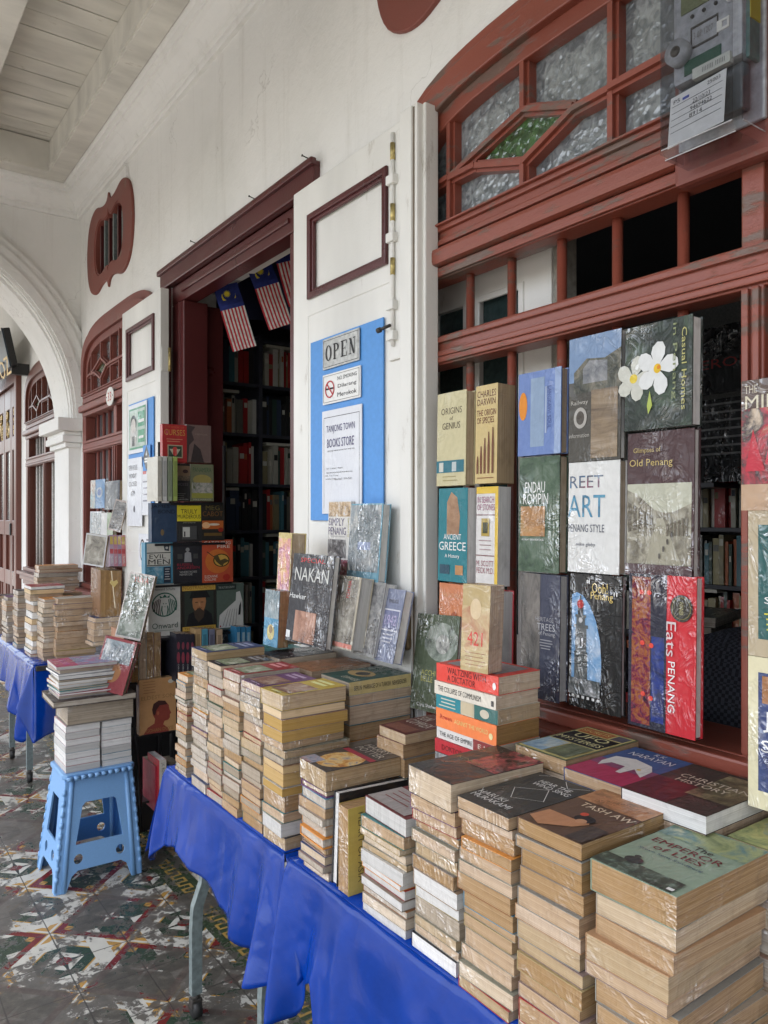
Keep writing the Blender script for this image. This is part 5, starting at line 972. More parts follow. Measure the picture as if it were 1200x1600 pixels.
for i, (px, c, l) in enumerate(((222, (.30, .02, .04), "dark red patterned"), (248, (.02, .02, .02), "black")), ):
    a = onY(px, 1262, YR); b = book(.17, .20, .05 if i else .03, c, 'grey'); put(b, xf((a[0] + .03, YR, a[2]), 90, 0, 0), f"{l} book beside the cream spined hardback on the lowest shelf")
m = MB(); m.tube([onY(197, 1085, 3.36), onY(207, 1110, 3.36), onY(213, 1160, 3.36), onY(218, 1230, 3.36), onY(222, 1300, 3.36)], .006, M_BLACK, 8); rloc(m.build("wire_foot", rk))

WR[0] = 1.0
# ================================================================ SHELVES INSIDE
def bookcase(x0, x1, y, zs_, label, facing='y', n=None, dpt=.24, seed=1):
    q = random.Random(seed); bc = empty("bookcase", (0, 0, 0)); tag(bc, label, "bookcase")
    Mf = Matrix.Identity(4) if facing == 'y' else Matrix(((0, 1, 0, 0), (-1, 0, 0, 0), (0, 0, 1, 0), (0, 0, 0, 1)))
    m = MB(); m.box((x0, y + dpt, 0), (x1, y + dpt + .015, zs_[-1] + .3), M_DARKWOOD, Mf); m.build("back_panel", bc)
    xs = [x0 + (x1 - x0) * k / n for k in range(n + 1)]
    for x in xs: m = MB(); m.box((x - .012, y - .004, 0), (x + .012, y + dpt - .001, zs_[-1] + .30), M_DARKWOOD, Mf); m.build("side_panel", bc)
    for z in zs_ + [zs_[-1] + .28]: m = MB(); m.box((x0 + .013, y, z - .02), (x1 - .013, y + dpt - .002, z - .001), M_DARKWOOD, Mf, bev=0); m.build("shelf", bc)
    m = MB()
    pal = [P(tuple(x * .8 for x in c), .35, .5) for c in ((.05, .07, .12), (.20, .19, .16), (.48, .46, .38), (.42, .03, .03), (.05, .09, .07), (.30, .26, .14), (.6, .58, .52), (.08, .22, .26), (.03, .03, .03), (.50, .14, .05), (.42, .36, .18))]
    lt = P((.5, .48, .4), .35, .5)
    for z in zs_:
        for a, b_ in zip(xs, xs[1:]):
            x = a + .016; tone = q.choice([pal, pal, pal[1:7], [pal[0], pal[8], pal[4]], pal])
            while x < b_ - .045:
                t = q.uniform(.014, .038); h_ = q.uniform(.195, .25); d_ = y + q.uniform(.005, .04); c = q.choice(tone)
                m.box((x, d_, z), (x + t, d_ + .16, z + h_), c, Mf, bev=.0015 if False else 0)
                if q.random() < .6: zz = z + h_ * q.uniform(.5, .8); m.box((x + .003, d_ - .0006, zz), (x + t - .003, d_, zz + h_ * .14), lt if q.random() < .5 else q.choice(pal), Mf)
                x += t + q.uniform(.0005, .002)
            if q.random() < .6: m.box((a + .05, y + .02, z + .238), (a + .25, y + .16, z + .255), lt, Mf)
    return bc, m
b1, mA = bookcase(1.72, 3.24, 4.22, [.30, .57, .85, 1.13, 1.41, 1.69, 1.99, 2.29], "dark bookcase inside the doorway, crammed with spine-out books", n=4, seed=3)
b2, mB = bookcase(-2.9, -1.3, 3.5, [.3, .6, .88, 1.16, 1.44], "dark bookcase deep in the room, glimpsed through the right of the near window", facing='x', n=3, seed=5)
mA.add(mB.v, mB.f, mB.mats[0]); k0 = len(mA.m) - len(mB.m)
for i, q_ in enumerate(mB.m): mA.m[k0 + i] = mA.mi(mB.mats[q_])
tag(mA.build("shelved_books"), "old books packed spine-out on the dark shelves inside the shop", "books", kind='stuff')
# white door and frames inside, seen between the bars
iw = empty("inner_door", (2.0, 2.0, 0)); tag(iw, "white painted door with dark glass standing open inside, seen through the near window bars", "door")
def iloc(o): o.location = (-2.0, -2.0, 0); return o
m = MB(); m.plate(rect(1.435, 1.045, 1.95, 2.36), [rect(1.547, 1.15, 1.725, 2.148), rect(1.797, 1.15, 1.93, 2.148)], .03, M_WHITE, MX(1.60), bev=.003); m.plate(rect(1.535, 1.138, 1.738, 2.16), [rect(1.555, 1.16, 1.717, 2.14)], .01, M_WHITE, MX(1.584), bev=.003); m.box((1.59, 1.41, 1.045), (1.66, 1.434, 2.37), simple("grey_door_edge", (.30, .28, .24), .7), bev=.003); iloc(m.build("frame", iw))
m = MB(); m.box((1.605, 1.46, 1.06), (1.611, 1.94, 2.3), M_GLASSDK); iloc(m.build("glass", iw))
for (y_, z0, z1, lab, els) in ((1.55, 1.93, 2.17, "black poster with faint red heading inside, high behind the near window's right bars", [('t', 'WERONIKAH', .5, .45, .8, .14, (.22, .02, .02))]), (1.62, 1.62, 1.92, "black wrapped notice with small grey text inside the upper right pane", lines(.05, .9, .95, 7, .1, (.16, .16, .16), .025))):
    r_ = empty("poster"); m = MB(); m.box((-.28, 0, 0), (.28, z1 - z0, .004), P((.012, .013, .015)), None); prints(m, els, .56, z1 - z0, Matrix.Translation((0, 0, .004))); m.build("sheet", r_); r_.matrix_world = xf((2.55 if z0 > 1.8 else 2.6, y_ - .1, z0), -90); tag(r_, lab, "poster")
m = MB(); m.box((4.2, 1.9, 1.2), (4.22, 3.4, 2.0), M_ROOM); m.text("BOOK ORDER\nX 5 PCS", .35, .12, M_BLACK, Matrix.Translation((4.197, 2.45, 1.75)) @ Matrix(((0, 0, -1, 0), (-1, 0, 0, 0), (0, 1, 0, 0), (0, 0, 0, 1)))); tag(m.build("wall_board"), "pale notice board with black capitals far inside the shop", "board")
m = MB(); m.tube([(3.6, 2.25, 1.62), (3.3, 2.25, 1.62)], .008, M_BLACK); m.tube([(3.6, 2.25, 1.45), (3.58, 2.25, 1.50), (3.45, 2.25, 1.58), (3.32, 2.25, 1.61)], .008, M_BLACK); m.box((3.3, 2.0, 1.63), (3.62, 2.6, 1.65), M_DARKWOOD); m.box((3.35, 2.1, 1.655), (3.6, 2.4, 1.80), M_DARKWOOD); tag(m.build("wall_bracket"), "black scrolled bracket holding a small shelf inside the shop", "bracket")
pm = [P((.16, .15, .13)), P((.05, .05, .05)), P((.22, .22, .21))]
for k in range(5): add_stuff(.2, .28, .03, rnd.choice([(.05, .05, .05), (.1, .1, .08), (.2, .2, .2)]), 'grey', xf((2.1, 1.38 + rnd.uniform(-.02, .02), 1.04 + k * .0312), -70 + rnd.uniform(-6, 6), flat=True))
m = MB(); m.box((1.95, 1.1, 1.0), (2.5, 1.7, 1.035), M_DARKWOOD); m.box((2.0, 1.15, 0), (2.04, 1.19, 1.0), M_DARKWOOD); m.box((2.4, 1.6, 0), (2.44, 1.64, 1.0), M_DARKWOOD); m.box((2.4, 1.15, 0), (2.44, 1.19, 1.0), M_DARKWOOD); m.box((2.0, 1.6, 0), (2.04, 1.64, 1.0), M_DARKWOOD); tag(m.build("side_table"), "dark side table inside the near window under a pile of magazines", "table")
# ---------------------------------------------------------------- flags
def flag(px, py, Y, tilt, label):
    c = onY(px, py, Y); fl_ = empty("flag"); w_, h_ = .105, .285
    wv = lambda y: .010 * math.sin(y * 26) + .004 * math.sin(y * 61)
    red, wht, blu, yel = [simple(n_, c_, .8) for n_, c_ in (("flag_red", (.42, .02, .03)), ("flag_white", (.55, .54, .5)), ("flag_blue", (.01, .02, .14)), ("flag_yellow", (.60, .48, .03)))]
    m = MB(); ns = 14
    for i in range(ns):
        x0_ = -w_/2 + w_ * i / ns; x1_ = x0_ + w_ / ns
        ys = [h_ * (.0 + .62 * k / 10) for k in range(11)]; A = [(x0_, wv(y) , y) for y in ys]; B = [(x1_, wv(y) , y) for y in ys]; m.strip(A, B, red if i % 2 == 0 else wht)
    ys = [h_ * (.62 + .38 * k / 6) for k in range(7)]; m.strip([(-w_/2, wv(y), y) for y in ys], [(w_/2, wv(y), y) for y in ys], blu)
    m.build("cloth", fl_); m = MB()
    cx, cy = 0, h_ * .80
    for k in range(14):
        a = k * 2 * math.pi / 14; p = (.012 * math.cos(a) + .004, 0, .016 * math.sin(a)); 
        m.poly([(cx - .004 + .004 * math.cos(a + 1.2), wv(cy) - .003, cy + .016 + .004 * math.sin(a + 1.2)), (cx - .004 + .017 * math.cos(a), wv(cy) - .003, cy + .016 + .017 * math.sin(a)), (cx - .004 + .004 * math.cos(a - 1.2), wv(cy) - .003, cy + .016 + .004 * math.sin(a - 1.2))], yel)
    m.poly([(cx - .004 + .008 * math.cos(k), wv(cy) - .0032, cy + .016 + .008 * math.sin(k)) for k in [i * .6283 for i in range(10)]], yel)
    A = [(cx + .030 * math.cos(a), wv(cy) - .0034, cy + .004 + .030 * math.sin(a)) for a in [R(150 + 220 * k / 16) for k in range(17)]]
    B = [(cx + .002 + .030 * math.cos(a) * (.97 - .28 * math.sin(math.pi * k / 16)), wv(cy) - .0034, cy + .006 + .030 * math.sin(a) * (.97 - .28 * math.sin(math.pi * k / 16))) for k, a in enumerate([R(150 + 220 * k / 16) for k in range(17)])]
    m.strip(A, B, yel); m.build("emblem", fl_)
    fl_.matrix_world = Matrix.Translation(c) @ Matrix.Rotation(R(-25), 4, 'Z') @ Matrix.Rotation(R(tilt), 4, 'Y') @ Matrix.Scale(1.18, 4) @ Matrix.Translation((0, 0, -h_/2)); tag(fl_, label, "flag", "flags hanging in the doorway")
flag(367, 495, 3.62, -17, "lowest striped flag hanging in the doorway, furthest from the open sign door")
flag(421, 460, 3.45, -20, "middle striped flag of three hanging in the doorway")
flag(455, 422, 3.30, -17, "right flag in the doorway, half hidden by the near door leaf")
m = MB(); m.tube([onY(345, 448, 3.62), onY(400, 408, 3.45), onY(450, 372, 3.30), onY(520, 320, 3.1)], .003, M_BLACK, 6); tag(m.build("string"), "thin dark string carrying the three striped flags across the doorway", "string")
m = MB(); navy = simple("navy_hanging_cloth", (.018, .022, .06), .8, 0, .6, 8)
m.grid(lambda u, v: (1.75 + 1.3 * u, 4.12 + .03 * math.sin(22 * u + 3 * v), 2.62 + .5 * v + .05 * math.sin(5 * u) - .1 * u * (1 - v)), 40, 8, navy); o = m.build("hanging_cloth"); tag(o, "navy cloth swag hanging dimly behind the striped flags", "cloth")

# ---------------------------------------------------------------- boards, signs and notices on the doors
def on_leaf(name, y0, y1, z0, z1, off, mat, label, els=(), cat="sign", th=.003, group=None):
    r_ = empty(name); m = MB(); wd = y1 - y0; m.box((-wd/2, 0, 0), (wd/2, z1 - z0, th), mat); m.build("sheet", r_)
    if els:
        m = MB(); prints(m, els, wd, z1 - z0, Matrix.Translation((0, 0, th))); m.build("lettering", r_)
    r_.matrix_world = xf((1.3585 - off, (y0 + y1) / 2, z0), -90); return tag(r_, label, cat, group)
Q = lambda c, r=.6: P(c, 0, r)
BLU = Q((.08, .27, .62), .55)
on_leaf("backing_board", 1.897, 2.332, 1.482, 2.10, 0, BLU, "light blue board on the near door leaf behind the open sign", cat="board", th=.005)
# OPEN in bold roman capitals
def roman(m, ch, x, w_, h_, mat, M):
    s_ = .24 * w_; t_ = .07 * w_; sf = .09 * h_ * .55
    def bx(a, b_, c, d_): m.poly([(x + a, b_, .0012), (x + c, b_, .0012), (x + c, d_, .0012), (x + a, d_, .0012)], mat, M)
    if ch == 'O':
        o_ = [(x + w_/2 + w_/2 * math.cos(a), h_/2 + h_/2 * math.sin(a), .0012) for a in [2 * math.pi * i / 32 for i in range(33)]]; n_ = [(x + w_/2 + w_ * .26 * math.cos(a), h_/2 + h_ * .45 * math.sin(a), .0012) for a in [2 * math.pi * i / 32 for i in range(33)]]; m.strip(o_, n_, mat, M)
    if ch in 'PE': bx(.12 * w_, 0, .12 * w_ + s_, h_); bx(0, 0, .5 * w_, sf); bx(0, h_ - sf, .5 * w_, h_)
    if ch == 'P':
        A = [(x + .36 * w_ + .6 * w_ * math.cos(a), h_ * .74 + h_ * .26 * math.sin(a), .0012) for a in [R(-90 + 180 * i / 16) for i in range(17)]]; B = [(x + .36 * w_ + .34 * w_ * math.cos(a), h_ * .74 + h_ * .215 * math.sin(a), .0012) for a in [R(-90 + 180 * i / 16) for i in range(17)]]; m.strip(A, B, mat, M)
    if ch == 'E':
        bx(.3 * w_, 0, .92 * w_, sf); bx(.3 * w_, h_ - sf, .9 * w_, h_); bx(.3 * w_, h_ * .48, .7 * w_, h_ * .48 + sf * .8); bx(.86 * w_, 0, .94 * w_, .25 * h_); bx(.84 * w_, .77 * h_, .92 * w_, h_); bx(.66 * w_, .38 * h_, .72 * w_, .62 * h_)
    if ch == 'N':
        bx(.16 * w_, 0, .16 * w_ + t_, h_); bx(0, 0, .38 * w_, sf); bx(0, h_ - sf, .3 * w_, h_); bx(.80 * w_, 0, .80 * w_ + t_, h_); bx(.64 * w_, h_ - sf, 1.02 * w_, h_)
        m.poly([(x + .05 * w_, h_, .0013), (x + .05 * w_ + s_ * 1.15, h_, .0013), (x + .87 * w_, 0, .0013), (x + .87 * w_ - s_ * .9, 0, .0013)], mat, M)
sg = on_leaf("open_sign", 2.017, 2.239, 1.990, 2.092, .0085, simple("brushed_plate", (.42, .42, .40), .35, .3), "grey plate reading OPEN in black roman capitals on the blue board", th=.003)
m = MB(); k_ = Q(BK)
for i, ch in enumerate("OPEN"): roman(m, ch, -.092 + i * .048, .038, .052, k_, Matrix.Translation((0, .026, .0032)))
m.plate(rect(-.105, .006, .105, .096), [rect(-.1035, .0075, .1035, .0945)], .0006, k_, Matrix.Translation((0, 0, .0033))); m.build("lettering", sg).matrix_parent_inverse = Matrix.Identity(4)
RD = (.42, .02, .03)
sgn = on_leaf("no_smoking_sign", 2.010, 2.239, 1.872, 1.972, .0085, Q((.74, .74, .72)), "white no smoking sign with red barred circle, below the open plate", [WD('NO SMOKING', .66, .78, .50, .13, BK), WD('Dilarang', .66, .50, .48, .16, BK), WD('Merokok', .66, .24, .50, .14, BK), ('r', .10, .47, .30, .53, BK)])
m = MB(); kr = Q(RD); m.plate(circ(-.068, .048, .029, .029, 30), [circ(-.068, .048, .0245, .0245, 30)], .001, kr, Matrix.Translation((0, 0, .0046))); m.poly([(-.089, .066, .0048), (-.085, .070, .0048), (-.047, .031, .0048), (-.051, .027, .0048)], kr)
m.plate([(-.108, .006), (.108, .006), (.108, .094), (-.108, .094)], [[(-.107, .007), (.107, .007), (.107, .093), (-.107, .093)]], .0008, Q((.12, .1, .1)), Matrix.Translation((0, 0, .0042))); m.build("symbol", sgn)
pv = NT("laminated_paper"); pv.set(pv.ramp(pv.noise(pv.coords(), 3, 2), [(.3, (.60, .62, .67)), (.7, (.70, .71, .74))]), .5); wrap(pv, .35); LAM = pv.mat
IND = (.06, .055, .16)
on_leaf("paper_notice", 2.003, 2.243, 1.505, 1.850, .0085, LAM, "laminated white notice with dark blue store name, below the no smoking sign", [('r', .05, .93, .95, .935, BK), ('r', .05, .05, .055, .935, BK), ('r', .945, .05, .95, .935, BK), WD('TANJONG TOWN', .48, .81, .72, .085, IND), WD('BOOKS STORE', .48, .68, .68, .085, IND), WD('SECOND HAND BOOKS BUY AND SELL', .5, .605, .70, .012, BK), WD('DAY : SUNDAY - FRIDAY', .34, .435, .42, .012, BK), WD('BOOKS PURCHASE PLEASE CALL', .46, .395, .66, .012, BK), WD('MR. Tan Teng', .26, .365, .34, .014, BK), WD('CONTACT NO.', .24, .335, .28, .012, BK), WD('016-4667   019-4567', .56, .33, .42, .018, BK), WD('Call off and wait for', .45, .085, .36, .014, BK)], cat="notice")
on_leaf("backing_board", 3.955, 4.37, 1.52, 2.12, 0, BLU, "light blue board on the far door leaf behind green poster", cat="board", th=.005)
on_leaf("poster", 4.04, 4.35, 1.84, 2.11, .0085, LAM, "green and white poster with cartoon face drawing on the far door leaf", [('r', .05, .08, .95, .92, (.05, .25, .13)), ('r', .08, .12, .92, .88, (.42, .52, .45)), ('p', [(.12, .15), (.10, .45), (.2, .62), (.38, .62), (.48, .45), (.46, .15)], (.5, .5, .48)), ('e', .29, .62, .17, .16, (.02, .03, .03)), ('e', .29, .56, .13, .15, (.55, .52, .48)), ('r', .22, .15, .36, .35, (.05, .06, .06)), ('r', .55, .2, .9, .45, (.05, .28, .15)), ('r', .55, .52, .9, .82, (.06, .28, .16)), ('r', .6, .28, .85, .33, WH), ('r', .58, .6, .88, .66, WH)], cat="poster")
on_leaf("paper_notice", 4.12, 4.37, 1.44, 1.815, .0085, LAM, "white notice with black typed lines below the green poster", [WD('OPEN HOURS', .4, .86, .6, .08, (.08, .08, .1)), WD('MONDAY', .4, .74, .5, .07, (.08, .08, .1)), WD('CLOSED', .4, .62, .56, .07, (.08, .08, .1)), WD('ATM', .4, .48, .24, .08, (.08, .08, .1)), ('e', .5, .25, .06, .05, (.1, .1, .12))], cat="notice")
on_leaf("paper_notice", 3.98, 4.115, 1.50, 1.76, .0085, LAM, "narrow white notice with a small red heading on the far leaf", [('r', .1, .84, .5, .92, (.45, .05, .05))] + lines(.1, .9, .7, 4, .13, (.2, .2, .25), .03), cat="notice")
r_ = on_leaf("warning_sticker", 3.975, 4.09, 1.735, 1.87, .0125, BLU, "small dark diamond warning sticker on the far door leaf", [('p', [(.5, 1), (.98, .5), (.5, 0), (.02, .5)], (.05, .05, .06)), ('r', .25, .33, .75, .40, WH), ('r', .25, .43, .75, .50, WH), ('p', [(.5, .8), (.6, .6), (.4, .6)], WH)], cat="sticker")
on_leaf("camera_notice", 3.97, 4.20, 1.22, 1.40, 0, LAM, "white sheet with an oval emblem low on the far door leaf", [('e', .28, .5, .18, .34, BK), ('e', .28, .5, .14, .28, (.62, .62, .6)), ('r', .22, .35, .34, .6, (.2, .15, .05))] + lines(.55, .92, .85, 5, .16, (.15, .15, .18), .05), cat="notice")
np_ = empty("number_plate"); m = MB(); Mn = Matrix.Translation((1.392, 4.86, 2.235)) @ Matrix(((0, 0, -1, 0), (-1, 0, 0, 0), (0, 1, 0, 0), (0, 0, 0, 1)))
m.plate(circ(0, 0, .078, .058, 32), [], .006, Q((.72, .71, .67)), Mn, bev=.001); m.build("disc", np_); m = MB(); m.text("33", .075, .055, Q((.48, .05, .03)), Mn @ Matrix.Translation((0, 0, .0045))); m.plate(circ(-.064, 0, .004, .004, 8), [], .002, k_, Mn @ Matrix.Translation((0, 0, .004))); m.plate(circ(.064, 0, .004, .004, 8), [], .002, k_, Mn @ Matrix.Translation((0, 0, .004))); m.build("number", np_)
tag(np_, "oval white house number plate with red 33 on the far window", "number plate")

# ================================================================ ELECTRICITY METER
mt = empty("electricity_meter", (1.40, .82, 2.2)); tag(mt, "grey electricity meter in a clear cover with handwritten card, above the near window", "meter")
def mloc(o): o.location = (-1.40, -.82, -2.2); return o
clear = NT("clear_polycarbonate"); tr = clear.n('ShaderNodeBsdfTransparent'); tr.inputs[0].default_value = (.84, .85, .87, 1); gl = clear.n('ShaderNodeBsdfGlossy'); gl.inputs['Roughness'].default_value = .06
lw = clear.n('ShaderNodeLayerWeight'); lw.inputs[0].default_value = .35; fo = clear.math('MULTIPLY_ADD', clear.math('POWER', lw.outputs[1], 2.5), .45, .05); mxs = clear.n('ShaderNodeMixShader'); clear.l(fo, mxs.inputs[0]); clear.l(tr.outputs[0], mxs.inputs[1]); clear.l(gl.outputs[0], mxs.inputs[2])
clear.t.nodes.remove(clear.b); clear.l(mxs.outputs[0], [q for q in clear.t.nodes if q.type == 'OUTPUT_MATERIAL'][0].inputs[0]); CLR = clear.mat
m = MB(); m.box((1.39, .70, 2.165), (1.428, .93, 2.75), M_RED2, bev=.01); m.box((1.378, .735, 2.225), (1.389, .912, 2.72), M_GREYCLEAR, bev=.004); m.build("mounting_board", mt).location = (-1.40, -.82, -2.2)
m = MB(); m.box((1.335, .752, 2.335), (1.377, .896, 2.66), M_GREYCLEAR, bev=.010); m.box((1.35, .76, 2.245), (1.377, .89, 2.332), simple('terminal_block', (.07, .08, .09), .4), bev=.006); m.box((1.345, .745, 2.33), (1.382, .752, 2.6), simple("teal_side", (.10, .22, .20), .4)); mloc(m.build("casing", mt))
mf = Matrix.Translation((1.3345, .824, 2.2)) @ Matrix(((0, 0, -1, 0), (-1, 0, 0, 0), (0, 1, 0, 0), (0, 0, 0, 1)))   # u to the right (towards -y), v up
m = MB(); m.plate(rect(-.052, .265, .036, .325), [], .004, simple("lcd_screen", (.16, .18, .10), .2), mf); m.text("00000 1", .055, .022, Q((.06, .07, .04)), mf @ Matrix.Translation((-.004, .295, .0025))); mloc(m.build("display", mt))
m = MB(); m.plate(rect(-.05, .42, .045, .53), [], .02, Q((.5, .5, .48)), mf); m.text("MALAY NT", .03, .006, k_, mf @ Matrix.Translation((-.03, .334, .001)))
m.tube([mf @ Vector((-.052, .19, -.004)), mf @ Vector((-.052, .19, .020))], .024, M_GREYCLEAR, 24); m.tube([mf @ Vector((-.052, .19, .020)), mf @ Vector((-.052, .19, .022))], .010, M_DKSTEEL, 16)
for u, v in ((.050, .275), (.050, .248)): m.tube([mf @ Vector((u, v, .0)), mf @ Vector((u, v, .006))], .0095, Q((.72, .72, .70)), 16)
for u in (-.028, -.004, .020): m.tube([mf @ Vector((u, .252, .0)), mf @ Vector((u, .252, .003))], .0035, k_, 10)
m.plate(rect(-.032, .19, .024, .232), [rect(-.030, .194, .022, .228)], .002, M_DKSTEEL, mf); m.text("3 07 1207", .04, .012, Q((.15, .15, .15)), mf @ Matrix.Translation((-.005, .212, .002))); m.plate(rect(.022, .196, .046, .216), [rect(.032, .201, .042, .212)], .003, Q((.66, .65, .60)), mf); mloc(m.build("fittings", mt))
m = MB(); m.plate(rect(-.045, .145, .030, .172), [], .003, Q((.02, .08, .05)), mf); m.plate(rect(-.025, .128, .05, .148), [], .012, Q((.55, .56, .5)), mf); m.text("IIIIIII IIIIII", .045, .009, Q((.12, .12, .12)), mf @ Matrix.Translation((.018, .138, .0063))); mloc(m.build("terminal_label", mt))
m = MB(); crd = mf @ Matrix.Translation((0, .0, .030)) @ Matrix.Rotation(R(-12), 4, 'X') @ Matrix.Rotation(R(4), 4, 'Z')
m.plate(rect(-.062, .008, .052, .118), [], .001, Q((.74, .74, .72)), crd)
for v in (.095, .080, .066, .052, .038): m.poly([(-.058, v, .0008), (.046, v, .0008), (.046, v + .0012, .0008), (-.058, v + .0012, .0008)], k_, crd)
for s_, u, v, a, b_ in (("P5", -.048, .105, .014, .009), ("25003", .028, .108, .026, .008), ("22/10/23", .004, .086, .036, .009), ("94694622", .004, .072, .044, .009), ("8914", -.006, .058, .026, .009)): m.text(s_, a, b_, k_, crd @ Matrix.Translation((u, v, .0011)))
m.poly([(-.036, .100, .0009), (-.022, .100, .0009), (-.022, .106, .0009), (-.036, .106, .0009)], Q((.05, .08, .4)), crd); mloc(m.build("card", mt))
m = MB(); m.plate(rect(1.345, 2.40, 1.378, 2.53), [], .002, Q((.55, .48, .04)), Matrix(((1, 0, 0, 0), (0, 0, -1, .744), (0, 1, 0, 0), (0, 0, 0, 1)))); m.plate(rect(1.345, 2.535, 1.378, 2.60), [], .002, Q((.5, .5, .48)), Matrix(((1, 0, 0, 0), (0, 0, -1, .744), (0, 1, 0, 0), (0, 0, 0, 1)))); mloc(m.build("side_sticker", mt))
m = MB()
x0_, x1_, y0_, y1_, z0_, z1_ = 1.295, 1.384, .738, .905, 2.185, 2.70
m.box((x0_, y0_ + .012, z0_ + .016), (x0_ + .002, y1_ - .012, z1_), CLR); m.box((x0_ + .014, y0_, z0_ + .016), (x1_, y0_ + .002, z1_), CLR); m.box((x0_ + .014, y1_ - .002, z0_ + .016), (x1_, y1_, z1_), CLR)
for y_a, y_b in ((y0_, y0_ + .012), (y1_, y1_ - .012)): m.poly([(x0_ + .014, y_a, z0_ + .016), (x0_, y_b, z0_ + .016), (x0_, y_b, z1_), (x0_ + .014, y_a, z1_)], CLR)
m.box((x0_ + .012, y0_ + .012, z0_), (x1_, y1_ - .012, z0_ + .002), CLR); m.poly([(x0_, y0_ + .012, z0_ + .016), (x0_, y1_ - .012, z0_ + .016), (x0_ + .012, y1_ - .012, z0_), (x0_ + .012, y0_ + .012, z0_)], CLR)
EDG = simple("cover_edge", (.45, .45, .47), .15)
for p, q in (((x0_, y0_ + .012, z0_ + .016), (x0_, y1_ - .012, z0_ + .016)), ((x0_ + .012, y0_ + .012, z0_), (x0_ + .012, y1_ - .012, z0_)), ((x1_, y0_, z0_ + .016), (x0_ + .014, y0_, z0_ + .016))): m.tube([p, q], .0012, EDG, 6)
mloc(m.build("clear_cover", mt))
# ================================================================ FAR TABLE BOOKS
FT = "the far table's "
def fstack(px, pyt, X, n, where, w=.14, h=.2, pal=('cream', 'grey', 'tan'), rot=-90, ztop=None, Y=None):
    a = onX(px, pyt, X); stack(X, a[1], ZT, a[2], n, where, None, w, h, pal, rot=rot, jit=.006, stuff=True)
fstack(-9, 930, .92, 13, FT + "leftmost visible stack, cut by the photo's edge")
fstack(7, 932, .92, 13, FT + "second visible front stack from left", w=.16)
a = onX(24, 922, .93); stack(.93, a[1], ZT, a[2], 14, FT + "third front stack, its upper spines red", None, .15, .2, ('tan', 'grey'), jit=.004, stuff=True)
fstack(44, 915, .94, 14, FT + "tall mixed stack nearest its table corner", w=.20, pal=('gold', 'white', 'tan', 'cream'))
fstack(63, 935, .97, 14, FT + "thin papered stack beside the tall mixed one", w=.16, pal=('cream', 'tan', 'grey'))
def yst(px0, px1, pyt, pyb, Y, n, where, pal, topn=None):
    a = onY(px0, pyb, Y); b_ = onY(px1, pyb, Y); c = onY(px0, pyt, Y)
    hh = b_[0] - a[0]; stack(a[0], Y + .07, max(a[2], ZT), c[2], n, where, None, .14, hh, pal, jit=.006, stuff=True)
yst(88, 154, 936, 1030, 4.62, 11, FT + "broad brown stack directly behind the stool pile", ('brown', 'tan', 'brown'))
yst(72, 130, 928, 1030, 4.95, 13, FT + "pale papered stack half behind the broad brown one", ('cream', 'tan'))
yst(60, 126, 884, 925, 5.55, 7, FT + "large format pile under the window of the neighbour", ('grey', 'brown', 'tan'))
yst(146, 192, 966, 1010, 4.45, 5, FT + "low brown stack beside the wall", ('brown', 'tan'))
tag(STUFF.build("stacked_books"), "small far stacks on the table under the arch and the hidden back rows", "books", kind='stuff')
# books standing at the wall above the far table
for i, (px, c, l) in enumerate(((158, (.22, .12, .06), "brown"), (168, (.24, .13, .06), "dark tan"), (178, (.28, .16, .08), "light tan"))):
    a = onY(px - 6, 964, 4.5); b = book(.2, .27, .045, c, 'brown'); put(b, xf((a[0] + .05, 4.56, a[2]), 270, 0, 2), f"{l} paged volume standing in the tied bundle beyond the stool", "tied bundle of brown-paged books")
m = MB(); a = onY(174, 892, 4.32); b_ = onY(180, 950, 4.32); m.tube([a, b_], .003, Q((.6, .5, .35)), 6); c = Vector(onY(178, 912, 4.31)); m.plate([(0, -.02), (.022, .005), (.015, .02), (0, .012), (-.015, .02), (-.022, .005)], [], .004, Q((.55, .42, .15)), Matrix.Translation(c) @ Matrix.Rotation(R(90), 4, 'X')); tag(m.build("string_tag"), "cord with a small heart shaped paper tag round the tied bundle", "tag")
zb = None
for i, c in enumerate(((.30, .22, .28), (.35, .15, .20), (.25, .18, .25), (.45, .15, .15), (.40, .25, .25), (.5, .35, .3))):
    a = onY(163 + i * 6.2, 886, 4.5); b = book(.14, .178, .023, c, 'grey', spine=[('r', .05, .15, .3, .85, (.45, .32, .08)), ('r', .45, .1, .6, .9, (.35, .04, .05)), ('t', 'NOVEL', .8, .5, .25, .5, (.5, .5, .5))]); put(b, xf((a[0] + .012, 4.5, a[2]), 90, 0, 6), f"mauve spined novel, {ORD[i] if i else 'first'} from left in the row on the tied bundle", "row of mauve spined novels")
a = onY(156, 884, 4.49); b = book(.13, .18, .02, (.5, .5, .5), 'cream', front=[('r', .05, .05, .95, .95, SHK(1))]); put(b, xf((a[0] - .02, 4.52, a[2]), -45, 0, 8), "silvery creased book at the left of the mauve novels")
a = onY(182, 830, 4.45); b = book(.07, .18, .03, (.5, .42, .38), 'cream', front=[('r', .05, .05, .95, .95, SHK(2))]); put(b, xf((a[0], 4.48, a[2] - .0), -30, 4, 14), "thin pinkish wrapped book leaning on top of the mauve novels")
face_on_x(141, 163, 748, 794, 1.345, .02, (.08, .20, .38), 'cream', "blue picture book with a swirl, upper left in the far window display", [('r', 0, 0, .35, 1, PH('coral', [(.4, .15, .05), (.1, .3, .35)], 12)), ('e', .65, .55, .22, .18, (.3, .35, .4)), ('e', .65, .55, .14, .11, (.06, .12, .3))], lean=1)
face_on_x(163, 186, 750, 796, 1.345, .02, (.05, .06, .08), 'cream', "dark slate picture book, upper right in the far window display", [('r', .1, .1, .9, .9, PH('slate', [(.03, .04, .05), (.14, .15, .17)], 14))], lean=1)
